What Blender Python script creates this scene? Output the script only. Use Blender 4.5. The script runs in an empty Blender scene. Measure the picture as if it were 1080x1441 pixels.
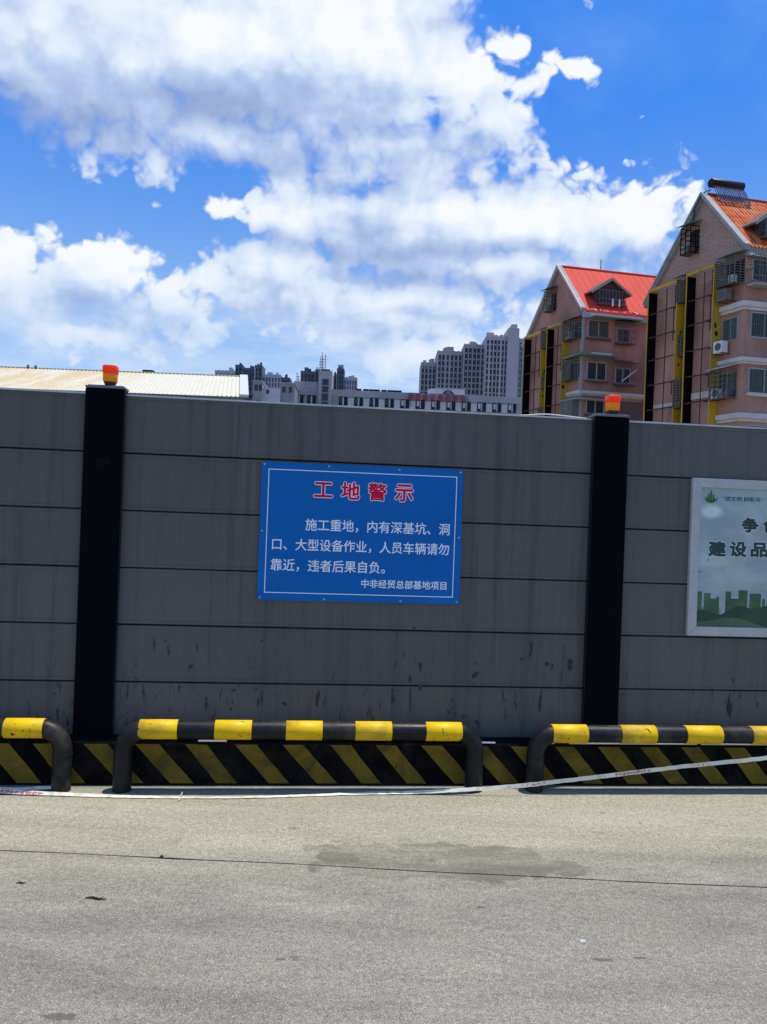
import bpy, bmesh, math, random
from mathutils import Vector, Matrix
random.seed(7)
sc = bpy.context.scene
COL = sc.collection
R = math.radians

# ------------------------------------------------------------------ camera
EYE = 1.587
ROLL = R(2.189)
cam_d = bpy.data.cameras.new('camera')
cam = bpy.data.objects.new('camera', cam_d); COL.objects.link(cam)
cam_d.sensor_fit = 'VERTICAL'; cam_d.sensor_height = 36.0; cam_d.sensor_width = 36.0
cam_d.lens = 1082.0/1441.0*36.0
cam_d.clip_start = 0.05; cam_d.clip_end = 6000
cam.matrix_world = Matrix.Translation((0, 0, EYE)) @ Matrix.Rotation(R(90), 4, 'X') @ Matrix.Rotation(ROLL, 4, 'Z')
sc.camera = cam

# ------------------------------------------------------------------ exposure, sun, sky
sc.view_settings.view_transform = 'Standard'
sc.view_settings.look = 'None'
sc.view_settings.exposure = 0.0
sc.view_settings.gamma = 1.0
sc.view_settings.use_curve_mapping = False

SUNV = Vector((0.205, 0.088, 1.0)).normalized()          # towards the sun: almost overhead, slightly right and behind the hoarding
sun_d = bpy.data.lights.new('sun', 'SUN'); sun_d.energy = 4.9; sun_d.angle = R(0.53); sun_d.color = (1.0, 0.94, 0.83)
sun = bpy.data.objects.new('sun', sun_d); COL.objects.link(sun)
sun.rotation_euler = SUNV.to_track_quat('Z', 'Y').to_euler()
sun.location = (0, 0, 60)

world = bpy.data.worlds.new('World'); sc.world = world
world.use_nodes = True
nt = world.node_tree; nt.nodes.clear()

class NB:
    """tiny node-graph writer"""
    def __init__(s, tree): s.t = tree
    def node(s, kind, **kw):
        n = s.t.nodes.new(kind)
        for k, v in kw.items(): setattr(n, k, v)
        return n
    def put(s, sock, v):
        if isinstance(v, bpy.types.NodeSocket): s.t.links.new(v, sock)
        elif v is not None: sock.default_value = v
    def math(s, op, a, b=None, c=None, clamp=False):
        n = s.node('ShaderNodeMath', operation=op, use_clamp=clamp)
        s.put(n.inputs[0], a)
        if b is not None: s.put(n.inputs[1], b)
        if c is not None: s.put(n.inputs[2], c)
        return n.outputs[0]
    def vmath(s, op, a, b=None, out=0):
        n = s.node('ShaderNodeVectorMath', operation=op)
        s.put(n.inputs[0], a)
        if b is not None: s.put(n.inputs[1], b)
        return n.outputs[out]
    def ramp(s, v, lo, hi, a=0.0, b=1.0, smooth=True):
        n = s.node('ShaderNodeMapRange', interpolation_type='SMOOTHSTEP' if smooth else 'LINEAR')
        s.put(n.inputs['Value'], v); s.put(n.inputs['From Min'], lo); s.put(n.inputs['From Max'], hi)
        s.put(n.inputs['To Min'], a); s.put(n.inputs['To Max'], b)
        return n.outputs['Result']
    def noise(s, vec, scale, detail=4, rough=0.5, dist=0.0, out='Fac', lac=2.0):
        n = s.node('ShaderNodeTexNoise')
        s.put(n.inputs['Vector'], vec); n.inputs['Scale'].default_value = scale; n.inputs['Detail'].default_value = detail
        n.inputs['Roughness'].default_value = rough; n.inputs['Distortion'].default_value = dist; n.inputs['Lacunarity'].default_value = lac
        return n.outputs[out]
    def mix(s, f, a, b, blend='MIX'):
        n = s.node('ShaderNodeMix', data_type='RGBA', blend_type=blend)
        s.put(n.inputs[0], f)
        for sock, v in ((n.inputs[6], a), (n.inputs[7], b)):
            if isinstance(v, (tuple, list)): v = tuple(v)+(1,) if len(v) == 3 else tuple(v)
            s.put(sock, v)
        return n.outputs[2]
    def mapping(s, vec, scale=(1, 1, 1), loc=(0, 0, 0), rot=(0, 0, 0)):
        n = s.node('ShaderNodeMapping'); s.put(n.inputs['Vector'], vec)
        n.inputs['Scale'].default_value = scale; n.inputs['Location'].default_value = loc; n.inputs['Rotation'].default_value = rot
        return n.outputs[0]

# cloud masses of the afternoon: (azimuth, elevation, half width, half height) in radians on the sky
CLOUDS = [(-0.47, 0.465, 0.15, 0.060), (-0.366, 0.508, 0.27, 0.111), (-0.105, 0.522, 0.251, 0.103), (0.035, 0.545, 0.080, 0.085), (0.085, 0.500, 0.060, 0.045), (0.115, 0.462, 0.060, 0.034), (-0.279, 0.435, 0.276, 0.037),
 (0.0, 0.448, 0.183, 0.041), (0.041, 0.363, 0.209, 0.069), (0.169, 0.355, 0.116, 0.049), (0.300, 0.352, 0.060, 0.052), (0.255, 0.335, 0.05, 0.04), (0.116, 0.315, 0.207, 0.037),
 (-0.106, 0.364, 0.095, 0.048), (-0.211, 0.365, 0.028, 0.013), (-0.449, 0.245, 0.071, 0.05), (-0.366, 0.27, 0.07, 0.05), (-0.288, 0.237, 0.093, 0.038),
 (-0.14, 0.284, 0.103, 0.056), (-0.216, 0.274, 0.044, 0.03), (-0.01, 0.262, 0.165, 0.047), (0.083, 0.247, 0.11, 0.03), (0.169, 0.238, 0.05, 0.02),
 (0.039, 0.198, 0.065, 0.036), (0.226, 0.512, 0.017, 0.011), (0.20, 0.232, 0.07, 0.035), (0.09, 0.205, 0.09, 0.03), (-0.40, 0.20, 0.10, 0.018)]
GREYS = [(-0.279, 0.428, 0.27, 0.036), (-0.367, 0.53, 0.07, 0.04), (0.0, 0.452, 0.18, 0.026), (0.061, 0.325, 0.226, 0.017), (0.007, 0.290, 0.174, 0.020), (-0.25, 0.47, 0.20, 0.03), (0.10, 0.405, 0.10, 0.012), (-0.02, 0.355, 0.06, 0.018), (0.06, 0.57, 0.05, 0.02),
 (-0.363, 0.238, 0.1, 0.022), (-0.149, 0.27, 0.06, 0.018), (-0.11, 0.493, 0.07, 0.018), (-0.11, 0.431, 0.13, 0.024), (-0.034, 0.393, 0.096, 0.015),
 (-0.463, 0.416, 0.11, 0.052), (0.30, 0.325, 0.06, 0.014), (0.03, 0.248, 0.10, 0.012)]
def ellipses(b, az, el, items, soft):
    acc = None
    for a, e, ra, re in items:
        x = b.math('MULTIPLY_ADD', az, 1/ra, -a/ra); y = b.math('MULTIPLY_ADD', el, 1/re, -e/re)
        q = b.math('MULTIPLY_ADD', y, y, b.math('MULTIPLY', x, x))
        f = b.math('SUBTRACT', 1.0, b.math('SQRT', q))
        f = b.math('MULTIPLY', f, math.sqrt(min(ra, re*1.6)/0.05)*0.75)
        acc = f if acc is None else b.math('SMOOTH_MAX', acc, f, soft)
    return acc

grp = bpy.data.node_groups.new('cloud_field', 'ShaderNodeTree')
grp.interface.new_socket('Vector', in_out='INPUT', socket_type='NodeSocketVector')
grp.interface.new_socket('Field', in_out='OUTPUT', socket_type='NodeSocketFloat')
grp.interface.new_socket('Azimuth', in_out='OUTPUT', socket_type='NodeSocketFloat')
grp.interface.new_socket('Elevation', in_out='OUTPUT', socket_type='NodeSocketFloat')
grp.interface.new_socket('Smooth', in_out='OUTPUT', socket_type='NodeSocketFloat')
b = NB(grp)
gi = b.node('NodeGroupInput'); go = b.node('NodeGroupOutput')
v0 = gi.outputs[0]
# domain warp gives the cauliflower edges
w1 = b.vmath('SUBTRACT', b.noise(v0, 13, 3, 0.6, out='Color'), (0.5, 0.5, 0.5))
vw = b.vmath('ADD', v0, b.vmath('MULTIPLY', w1, (0.05, 0.05, 0.03)))
sep = b.node('ShaderNodeSeparateXYZ'); b.put(sep.inputs[0], vw)
X, Y, Z = sep.outputs
az = b.math('ARCTAN2', X, Y)
hyp = b.math('SQRT', b.math('MULTIPLY_ADD', X, X, b.math('MULTIPLY', Y, Y)))
el = b.math('ARCTAN2', Z, hyp)
F = ellipses(b, az, el, CLOUDS, 0.15)
# elsewhere in the sky: loose fields of the same clouds
gen = b.math('MULTIPLY_ADD', b.noise(b.mapping(v0, (1, 1, 2.2)), 2.3, 1, 0.5), 5.0, -3.2)
inside = b.math('MULTIPLY', b.ramp(b.math('ABSOLUTE', az), 0.56, 0.75, 1, 0), b.ramp(el, 0.66, 0.85, 1, 0))
gen = b.math('SUBTRACT', gen, b.math('MULTIPLY', inside, 5.0))
F = b.math('SMOOTH_MAX', F, gen, 0.1)
vor = b.node('ShaderNodeTexVoronoi', feature='F1'); b.put(vor.inputs['Vector'], vw); vor.inputs['Scale'].default_value = 24
vor.inputs['Detail'].default_value = 2.0; vor.inputs['Roughness'].default_value = 0.55; vor.inputs['Lacunarity'].default_value = 2.1
puff = b.math('SUBTRACT', 0.42, vor.outputs['Distance'])
det = b.math('SUBTRACT', b.noise(b.mapping(vw, (1, 1, 1.4)), 11, 7, 0.64), 0.5)
FS = b.math('ADD', F, b.math('ADD', b.math('MULTIPLY', puff, 0.60), b.math('MULTIPLY_ADD', b.math('SUBTRACT', b.noise(b.mapping(v0, (1, 1, 1.5)), 10, 2, 0.5), 0.5), 1.3, 0.60)))
F = b.math('ADD', F, b.math('ADD', b.math('MULTIPLY', puff, 0.75), b.math('MULTIPLY_ADD', det, 1.35, 0.60)))
b.put(go.inputs[3], FS)
b.put(go.inputs[0], F); b.put(go.inputs[1], az); b.put(go.inputs[2], el)

b = NB(nt)
tc = b.node('ShaderNodeTexCoord'); d = tc.outputs['Generated']
def field(vec):
    n = b.node('ShaderNodeGroup'); n.node_tree = grp; b.put(n.inputs[0], vec); return n
n0 = field(d)
n1 = field(b.vmath('ADD', d, (0.012, 0.0, 0.020)))
n2 = field(b.vmath('ADD', d, (0.030, 0.0, 0.058)))
F0, AZ, EL, FS0 = n0.outputs
grad = b.math('ADD', b.math('MULTIPLY', b.math('SUBTRACT', FS0, n1.outputs[3]), 0.55), b.math('MULTIPLY', b.math('SUBTRACT', FS0, n2.outputs[3]), 0.40))
streak = b.math('SUBTRACT', b.noise(b.mapping(d, (1, 1, 4.0)), 7, 4, 0.5), 0.5)
patch = b.math('SUBTRACT', b.noise(b.mapping(d, (1, 1, 1.8)), 8, 3, 0.5), 0.5)
wEL = b.math('MULTIPLY_ADD', patch, 0.05, EL)
gsh = b.math('ADD', ellipses(b, AZ, wEL, GREYS, 0.35), b.math('MULTIPLY_ADD', patch, 1.3, b.math('MULTIPLY', streak, 1.0)))
gray = b.ramp(gsh, -0.45, 0.80, 0.0, 1.0)
cover = b.ramp(F0, 0.0, b.math('MULTIPLY_ADD', gray, 0.75, 0.28))
lit = b.math('ADD', 0.70, b.math('MULTIPLY', b.math('MINIMUM', b.math('MAXIMUM', grad, -0.7), 0.6), 0.55))
lit = b.math('ADD', lit, b.math('ADD', b.math('MULTIPLY', streak, 0.9), b.math('MULTIPLY', patch, 0.8)))
lit = b.math('SUBTRACT', lit, b.math('MULTIPLY', gray, 0.50))
ccol = b.node('ShaderNodeValToRGB'); b.put(ccol.inputs[0], lit)
cr = ccol.color_ramp; cr.elements[0].position = 0.0; cr.elements[0].color = (0.32, 0.43, 0.70, 1)
cr.elements[1].position = 1.0; cr.elements[1].color = (0.94, 0.97, 1.0, 1)
e = cr.elements.new(0.36); e.color = (0.48, 0.60, 0.87, 1)
e = cr.elements.new(0.68); e.color = (0.73, 0.83, 0.97, 1)

sky = b.node('ShaderNodeTexSky', sky_type='NISHITA'); sky.sun_disc = False
sky.sun_elevation = math.asin(SUNV.z); sky.sun_rotation = math.atan2(SUNV.x, SUNV.y)
sky.air_density = 1.0; sky.dust_density = 0.6; sky.ozone_density = 2.0
STR = 0.10
hs = b.node('ShaderNodeHueSaturation'); b.put(hs.inputs['Color'], sky.outputs[0]); hs.inputs['Saturation'].default_value = 1.22; hs.inputs['Value'].default_value = 1.55
# thin high veil and the paler air low over the roofs
veil = b.math('MULTIPLY', b.ramp(b.noise(b.mapping(d, (1, 1, 2.5)), 3.4, 4, 0.6, 0.6), 0.42, 0.8), 0.30)
low = b.ramp(EL, 0.08, 0.52, 0.60, 0.0)
lowcl = b.math('MULTIPLY', b.math('MULTIPLY', b.ramp(EL, 0.05, 0.12), b.ramp(EL, 0.20, 0.31, 1, 0)), b.ramp(b.noise(b.mapping(d, (1, 1, 3.2)), 6, 5, 0.6, 0.4), 0.36, 0.66, 0.1, 0.62))
deep = b.mix(b.ramp(EL, 0.10, 0.50, 0.15, 0.85), hs.outputs[0], (0.40, 2.45, 9.0))
base = b.mix(b.math('MAXIMUM', veil, low), deep, (3.6, 6.0, 9.9))
base = b.mix(lowcl, base, (7.3, 8.2, 9.7))
cl10 = b.vmath('MULTIPLY', ccol.outputs[0], (10, 10, 10))
lowfade = b.ramp(EL, 0.12, 0.30, 0.5, 1.0)
tot = b.mix(b.math('MULTIPLY', cover, lowfade), base, cl10)
bg = b.node('ShaderNodeBackground'); b.put(bg.inputs['Color'], tot); bg.inputs['Strength'].default_value = STR
out = b.node('ShaderNodeOutputWorld'); b.put(out.inputs['Surface'], bg.outputs[0])
world.cycles.sampling_method = 'MANUAL'; world.cycles.sample_map_resolution = 512

# ------------------------------------------------------------------ materials
MATS = {}
def mat(name, col, rough=0.6, metal=0.0, vary=0.0, vscale=3.0, col2=None, bump=0.0, bscale=40.0, spec=0.5, stretch=(1, 1, 1), grain=0.0, trans=0.0, coat=0.0):
    """plain surface: base colour broken up by two noises, fine relief"""
    m = bpy.data.materials.new(name); m.use_nodes = True; t = m.node_tree
    bs = t.nodes['Principled BSDF']; b = NB(t)
    tc = b.node('ShaderNodeTexCoord'); P = b.mapping(tc.outputs['Object'], stretch)
    c = tuple(col)+(1,)
    if vary or grain or col2:
        n1 = b.noise(P, vscale, 6, 0.6)
        if col2: o = b.mix(b.ramp(n1, 0.42, 0.68), c, tuple(col2)+(1,))
        else: o = c
        if vary:
            f = b.ramp(b.noise(P, vscale*1.7, 5, 0.6, 0.3), 0.25, 0.75, 1-vary, 1+vary, False)
            o = b.mix(1.0, o, b.comb(f), 'MULTIPLY') if hasattr(b, 'comb') else o
        if grain:
            f = b.ramp(b.noise(tc.outputs['Object'], bscale*3, 3, 0.7), 0.25, 0.75, 1-grain, 1+grain, False)
            o = b.mix(1.0, o, b.comb(f), 'MULTIPLY')
        b.put(bs.inputs['Base Color'], o)
    else: bs.inputs['Base Color'].default_value = c
    bs.inputs['Roughness'].default_value = rough; bs.inputs['Metallic'].default_value = metal
    bs.inputs['Specular IOR Level'].default_value = spec
    if trans: bs.inputs['Transmission Weight'].default_value = trans
    if coat: bs.inputs['Coat Weight'].default_value = coat
    if bump:
        bn = b.node('ShaderNodeBump'); bn.inputs['Strength'].default_value = bump; bn.inputs['Distance'].default_value = 0.01
        b.put(bn.inputs['Height'], b.noise(P, bscale, 5, 0.6)); b.put(bs.inputs['Normal'], bn.outputs[0])
    MATS[name] = m
    return m
def _comb(s, f):
    n = s.node('ShaderNodeCombineXYZ')
    for i in range(3): s.put(n.inputs[i], f)
    return n.outputs[0]
NB.comb = _comb

# ------------------------------------------------------------------ mesh helpers
class MB:
    """collects boxes, prisms and tubes and links them as ONE mesh object"""
    def __init__(s): s.v = []; s.f = []; s.mi = []; s.sm = []
    def add(s, vs, fs, mi=0, smooth=False):
        o = len(s.v); s.v += [tuple(q) for q in vs]
        for f in fs: s.f.append([o+i for i in f]); s.mi.append(mi); s.sm.append(smooth)
        return s
    def box(s, x0, x1, y0, y1, z0, z1, mi=0):
        x0, x1 = min(x0, x1), max(x0, x1); y0, y1 = min(y0, y1), max(y0, y1); z0, z1 = min(z0, z1), max(z0, z1)
        vs = [(x0,y0,z0),(x1,y0,z0),(x1,y1,z0),(x0,y1,z0),(x0,y0,z1),(x1,y0,z1),(x1,y1,z1),(x0,y1,z1)]
        return s.add(vs, [(0,3,2,1),(4,5,6,7),(0,1,5,4),(1,2,6,5),(2,3,7,6),(3,0,4,7)], mi)
    def hexa(s, bot, top, mi=0):
        return s.add(list(bot)+list(top), [(3,2,1,0),(4,5,6,7),(0,1,5,4),(1,2,6,5),(2,3,7,6),(3,0,4,7)], mi)
    def quad(s, a, b_, c, d, mi=0): return s.add([a, b_, c, d], [(0,1,2,3)], mi)
    def poly(s, pts, mi=0): return s.add(pts, [tuple(range(len(pts)))], mi)
    def prism(s, pts, d, mi=0):
        """pts: planar outline (3-D points); d: extrusion vector"""
        n = len(pts); q = [tuple(Vector(p)+Vector(d)) for p in pts]
        fs = [tuple(range(n))[::-1], tuple(range(n, 2*n))]+[(i, (i+1) % n, n+(i+1) % n, n+i) for i in range(n)]
        return s.add(list(pts)+q, fs, mi)
    def tube(s, path, r, n=10, mi=0, cap=True, smooth=True):
        path = [Vector(p) for p in path]; rings = []; N = len(path)
        rs = r if isinstance(r, (list, tuple)) else [r]*N
        t0 = (path[1]-path[0]).normalized(); up = Vector((0, 0, 1)) if abs(t0.z) < 0.9 else Vector((0, 1, 0))
        u = t0.cross(up).normalized()
        for i, p in enumerate(path):
            t = (path[min(i+1, N-1)]-path[max(i-1, 0)]).normalized()
            u = (u-t*u.dot(t)).normalized(); w = t.cross(u)
            rings.append([p+(u*math.cos(2*math.pi*k/n)+w*math.sin(2*math.pi*k/n))*rs[i] for k in range(n)])
        vs = [q for rg in rings for q in rg]; fs = []
        for i in range(N-1):
            for k in range(n):
                fs.append((i*n+k, i*n+(k+1) % n, (i+1)*n+(k+1) % n, (i+1)*n+k))
        s.add(vs, fs, mi, smooth)
        if cap:
            s.add(rings[0], [tuple(range(n))[::-1]], mi); s.add(rings[-1], [tuple(range(n))], mi)
        return s
    def bar(s, a, b_, w, mi=0):
        return s.tube([a, b_], w*0.7071, 4, mi, True, False)
    def lathe(s, prof, c=(0, 0, 0), n=24, mi=0):
        vs = [(c[0]+r*math.cos(2*math.pi*k/n), c[1]+r*math.sin(2*math.pi*k/n), c[2]+z) for r, z in prof for k in range(n)]
        fs = [(i*n+k, i*n+(k+1) % n, (i+1)*n+(k+1) % n, (i+1)*n+k) for i in range(len(prof)-1) for k in range(n)]
        return s.add(vs, fs, mi, True)
    def build(s, name, mats, parent=None, bevel=0.0, shift=None, skew=None, data_only=False, fix=True):
        vs = s.v
        if skew: vs = [(x+skew[0]*y, y*skew[1], z) for x, y, z in vs]
        if shift: vs = [(x-shift[0], y-shift[1], z-shift[2]) for x, y, z in vs]
        me = bpy.data.meshes.new(name); me.from_pydata(vs, [], s.f)
        if not isinstance(mats, (list, tuple)): mats = [mats]
        for m in mats: me.materials.append(m)
        me.polygons.foreach_set('material_index', s.mi); me.polygons.foreach_set('use_smooth', s.sm)
        if fix or bevel:
            bm = bmesh.new(); bm.from_mesh(me)
            if fix: bmesh.ops.recalc_face_normals(bm, faces=bm.faces)
            if bevel:
                ed = [e for e in bm.edges if len(e.link_faces) == 2 and e.calc_face_angle(0) > 0.6]
                bmesh.ops.bevel(bm, geom=ed, offset=bevel, segments=2, affect='EDGES', profile=0.6)
            bm.to_mesh(me); bm.free()
        me.update()
        if data_only: return me
        o = bpy.data.objects.new(name, me); COL.objects.link(o)
        if parent is not None: o.parent = parent
        return o

def tag(o, label=None, cat=None, group=None, kind=None):
    if label: o['label'] = label
    if cat: o['category'] = cat
    if group: o['group'] = group
    if kind: o['kind'] = kind
    return o
def thing(name, label, cat, loc=(0, 0, 0), rz=0.0, group=None):
    o = bpy.data.objects.new(name, None); COL.objects.link(o); o.empty_display_size = 0.2
    o.location = loc; o.rotation_euler = (0, 0, rz)
    return tag(o, label, cat, group)
def link_copy(src, parent=None):
    c = src.copy(); COL.objects.link(c)
    if parent is not None: c.parent = parent
    for ch in list(src.children): link_copy(ch, c)
    return c

GLY = {}
def glyph(body):
    if body in GLY: return GLY[body]
    cu = bpy.data.curves.new('glyphs', 'FONT'); cu.body = body; cu.size = 1.0; cu.resolution_u = 3
    to = bpy.data.objects.new('glyphs', cu); COL.objects.link(to)
    dg = bpy.context.evaluated_depsgraph_get(); dg.update()
    me = bpy.data.meshes.new_from_object(to.evaluated_get(dg))
    bpy.data.objects.remove(to); bpy.data.curves.remove(cu)
    vs = [(v.co.x, v.co.y) for v in me.vertices]; fs = [tuple(p.vertices) for p in me.polygons]
    bpy.data.meshes.remove(me)
    GLY[body] = (vs, fs); return vs, fs
def text_mesh(txt, name, m, x0, x1, z0, z1, y, bold=0.0, parent=None, shift=None):
    """lettering as flat glyph geometry fitted to the box x0..x1 / z0..z1 on the plane y, one mesh per character;
    bold = stroke thickening in metres, made from a few copies nudged sideways"""
    vs, fs = glyph(txt)
    xs = [v[0] for v in vs]; ys = [v[1] for v in vs]
    bx0, bx1, by0, by1 = min(xs), max(xs), min(ys), max(ys)
    sx = (x1-x0-2*bold)/(bx1-bx0); sz = (z1-z0-2*bold)/(by1-by0); sh = shift or (0, 0, 0)
    n = len(txt)
    if n > 1:
        w1_ = max(v[0] for v in glyph('口')[0]); w2_ = max(v[0] for v in glyph('口口')[0]); adv = w2_-w1_
    else: adv = 1e9
    cells = {}
    if ' ' in txt or '“' in txt: adv = 1e9
    for f in fs:
        cx = sum(vs[i][0] for i in f)/len(f); cells.setdefault(int(max(cx, 0)//adv), []).append(f)
    nud = [(0, 0)]
    if bold > 0: nud += [(bold*math.cos(k*math.pi/4), bold*math.sin(k*math.pi/4)) for k in range(8)]
    for ci in sorted(cells):
        mb = MB()
        used = sorted({i for f in cells[ci] for i in f}); idx = {i: k for k, i in enumerate(used)}
        ff = [tuple(idx[i] for i in f) for f in cells[ci]]
        for k, (nx, nz) in enumerate(nud):
            mb.add([(x0+bold+(vs[i][0]-bx0)*sx+nx, y-0.000035*k, z0+bold+(vs[i][1]-by0)*sz+nz) for i in used], ff)
        mb.build(name, m, parent, shift=sh)

# ------------------------------------------------------------------ the hoarding's own frame: s along it, n towards the viewer
PSI = R(6.0476); D = 4.6
def W(s, n, z=0.0):
    return Vector((s*math.cos(PSI)+n*math.sin(PSI), D+s*math.sin(PSI)-n*math.cos(PSI), z))
def wthing(name, label, cat, s, n, z=0.0, group=None):
    o = thing(name, label, cat, W(s, n, z), PSI, group); return o, (s, -n, z)      # parts are written in (s, -n, z)

# ---- ground material: worn concrete with exposed aggregate
def ground_mat():
    m = bpy.data.materials.new('worn_concrete'); m.use_nodes = True; t = m.node_tree; bs = t.nodes['Principled BSDF']; b = NB(t)
    P = b.node('ShaderNodeTexCoord').outputs['Object']
    big = b.noise(P, 0.9, 5, 0.6, 0.4); mid = b.noise(b.mapping(P, (0.5, 1.6, 1)), 3.2, 7, 0.68, 0.2)
    c = b.mix(b.ramp(big, 0.38, 0.64), (0.222, 0.208, 0.166), (0.184, 0.175, 0.145))
    c = b.mix(b.ramp(mid, 0.35, 0.72), c, (0.250, 0.235, 0.186))
    # the strip next to the hoarding is a paler, sandier pour
    sep = b.node('ShaderNodeSeparateXYZ'); b.put(sep.inputs[0], P)
    edge = b.math('ADD', b.math('MULTIPLY_ADD', sep.outputs[0], -0.145, sep.outputs[1]), b.math('MULTIPLY', mid, 0.5))
    pale = b.ramp(edge, 3.25, 4.1)
    c = b.mix(b.math('MULTIPLY', pale, 0.66), c, (0.365, 0.337, 0.245))
    band = b.noise(b.mapping(P, (0.35, 2.6, 1)), 1.3, 6, 0.62, 0.3)
    c = b.mix(1.0, c, b.comb(b.ramp(band, 0.30, 0.70, 0.80, 1.17, False)), 'MULTIPLY')
    c = b.mix(b.math('MULTIPLY', b.ramp(b.noise(b.mapping(P, (1, 2.0, 1)), 2.1, 7, 0.7, 0.5), 0.55, 0.70), 0.35), c, (0.12, 0.112, 0.095))
    # grit: three sizes of light and dark stones
    for sc_, amt, lo, hi in ((40, 0.22, 0.32, 0.70), (150, 0.45, 0.30, 0.72)):
        f = b.ramp(b.noise(P, sc_, 3, 0.75), lo, hi, 1-amt, 1+amt, False)
        c = b.mix(1.0, c, b.comb(f), 'MULTIPLY')
    vo = b.node('ShaderNodeTexVoronoi', feature='F1'); b.put(vo.inputs['Vector'], P); vo.inputs['Scale'].default_value = 150
    P2 = b.mapping(P, (1.0, 0.8, 1.0)); wn = b.node('ShaderNodeTexVoronoi', feature='F1'); b.put(wn.inputs['Vector'], P2); wn.inputs['Scale'].default_value = 330
    h2 = b.node('ShaderNodeSeparateColor'); b.put(h2.inputs[0], wn.outputs['Color'])
    c = b.mix(1.0, c, b.comb(b.ramp(h2.outputs[0], 0, 1, 0.68, 1.32, False)), 'MULTIPLY')
    h = b.node('ShaderNodeSeparateColor'); b.put(h.inputs[0], vo.outputs['Color'])
    stone = b.math('MULTIPLY', b.ramp(vo.outputs['Distance'], 0.18, 0.42, 1, 0), b.ramp(h.outputs[0], 0.50, 0.75))
    c = b.mix(b.math('MULTIPLY', stone, 0.8), c, b.mix(h.outputs[1], (0.07, 0.07, 0.065), (0.55, 0.53, 0.48)))
    # damp-looking old spill crossing the joint, and scattered blots
    q = b.vmath('SUBTRACT', P, (0.33, 3.52, 0))
    q = b.mapping(q, (1.0, 3.4, 1), rot=(0, 0, R(-16)))
    wob = b.math('MULTIPLY', b.math('SUBTRACT', b.noise(P, 3.5, 7, 0.68), 0.5), 1.25)
    ln = b.math('ADD', b.vmath('LENGTH', q, out=1), wob)
    spill = b.math('MULTIPLY', b.ramp(ln, 0.60, 0.66, 1, 0), b.ramp(mid, 0.3, 0.62, 1.0, 0.35))
    c = b.mix(b.math('MULTIPLY', spill, 0.78), c, (0.105, 0.100, 0.070))
    sp = b.noise(b.mapping(P, (1, 1.7, 1)), 2.4, 2, 0.5)
    spots = b.ramp(b.noise(P, 9, 2, 0.4), 0.715, 0.74)
    c = b.mix(b.math('MULTIPLY', spots, 0.45), c, (0.09, 0.088, 0.075))
    # a few oil blots
    for s_, n_, ra, rb in ((-1.164, 2.128, .055, .018), (0.655, 1.900, .045, .010), (0.80, 1.895, .030, .006), (0.30, 1.52, .022, .010), (-0.50, 1.85, .02, .008)):
        w_ = W(s_, n_); q = b.mapping(b.vmath('SUBTRACT', P, (w_.x, w_.y, 0)), (1/ra, 1/rb, 1))
        ln = b.math('ADD', b.vmath('LENGTH', q, out=1), b.math('MULTIPLY', b.math('SUBTRACT', b.noise(P, 45, 3, 0.6), 0.5), 1.6))
        c = b.mix(b.ramp(ln, 0.75, 1.15, 0.62, 0), c, (0.055, 0.052, 0.045))
    # darker along the kerb
    kerb = b.ramp(b.math('ADD', b.math('MULTIPLY_ADD', sep.outputs[0], -0.1054, sep.outputs[1]), b.math('MULTIPLY', mid, 0.10)), 4.40, 4.50)
    c = b.mix(b.math('MULTIPLY', kerb, 0.4), c, (0.13, 0.13, 0.11))
    b.put(bs.inputs['Base Color'], c); bs.inputs['Roughness'].default_value = 0.9; bs.inputs['Specular IOR Level'].default_value = 0.25
    bn = b.node('ShaderNodeBump'); bn.inputs['Strength'].default_value = 0.30; bn.inputs['Distance'].default_value = 0.003
    hgt = b.math('ADD', b.noise(P, 170, 4, 0.7), b.math('MULTIPLY', vo.outputs['Distance'], -0.6))
    b.put(bn.inputs['Height'], hgt); b.put(bs.inputs['Normal'], bn.outputs[0])
    return m
GROUND = ground_mat()
DIRT = mat('dark_dirt', (0.028, 0.026, 0.022), 0.95)
EARTH = mat('far_earth', (0.17, 0.16, 0.13), 0.95, vary=0.3, vscale=0.05)
g = MB(); g.quad((-1500, -600, -0.05), (1500, -600, -0.05), (1500, 2500, -0.05), (-1500, 2500, -0.05)); tag(g.build('ground', EARTH), kind='structure')
g = MB(); g.quad((-14, -8, -0.015), (14, -8, -0.015), (14, 7.5, -0.015), (-14, 7.5, -0.015)); tag(g.build('ground', DIRT), kind='structure')
# two concrete pours with an open joint between them
jp = [(-14, 1.9)]
x = -6.0
def joint_y(xx):
    # joint in world coordinates, slightly curved
    s = xx; n = 1.187+0.130*s+0.004*math.sin(2.3*s)+0.003*math.sin(6.1*s+1)
    return W(s, n)
js = [-14, -8, -5]+[-4+0.12*i for i in range(68)]+[5, 8, 14]
far = []; near = []
for s in js:
    p = joint_y(s); w = 0.0032+0.0022*random.random()
    if 0.05 < s+1.052 < 0.13: w += 0.005
    far.append((p.x, p.y+w, 0)); near.append((p.x, p.y-w, 0))
def pour(edge, yfar):
    g = MB()
    for i in range(len(edge)-1):
        a, c = edge[i], edge[i+1]
        g.quad(a, c, (c[0], yfar, 0), (a[0], yfar, 0)); g.quad(a, c, (c[0], c[1], -0.03), (a[0], a[1], -0.03))
    return g
tag(pour(far, 7.5).build('pavement', GROUND), kind='structure')
tag(pour(near, -8.0).build('pavement', GROUND), kind='structure')

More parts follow.
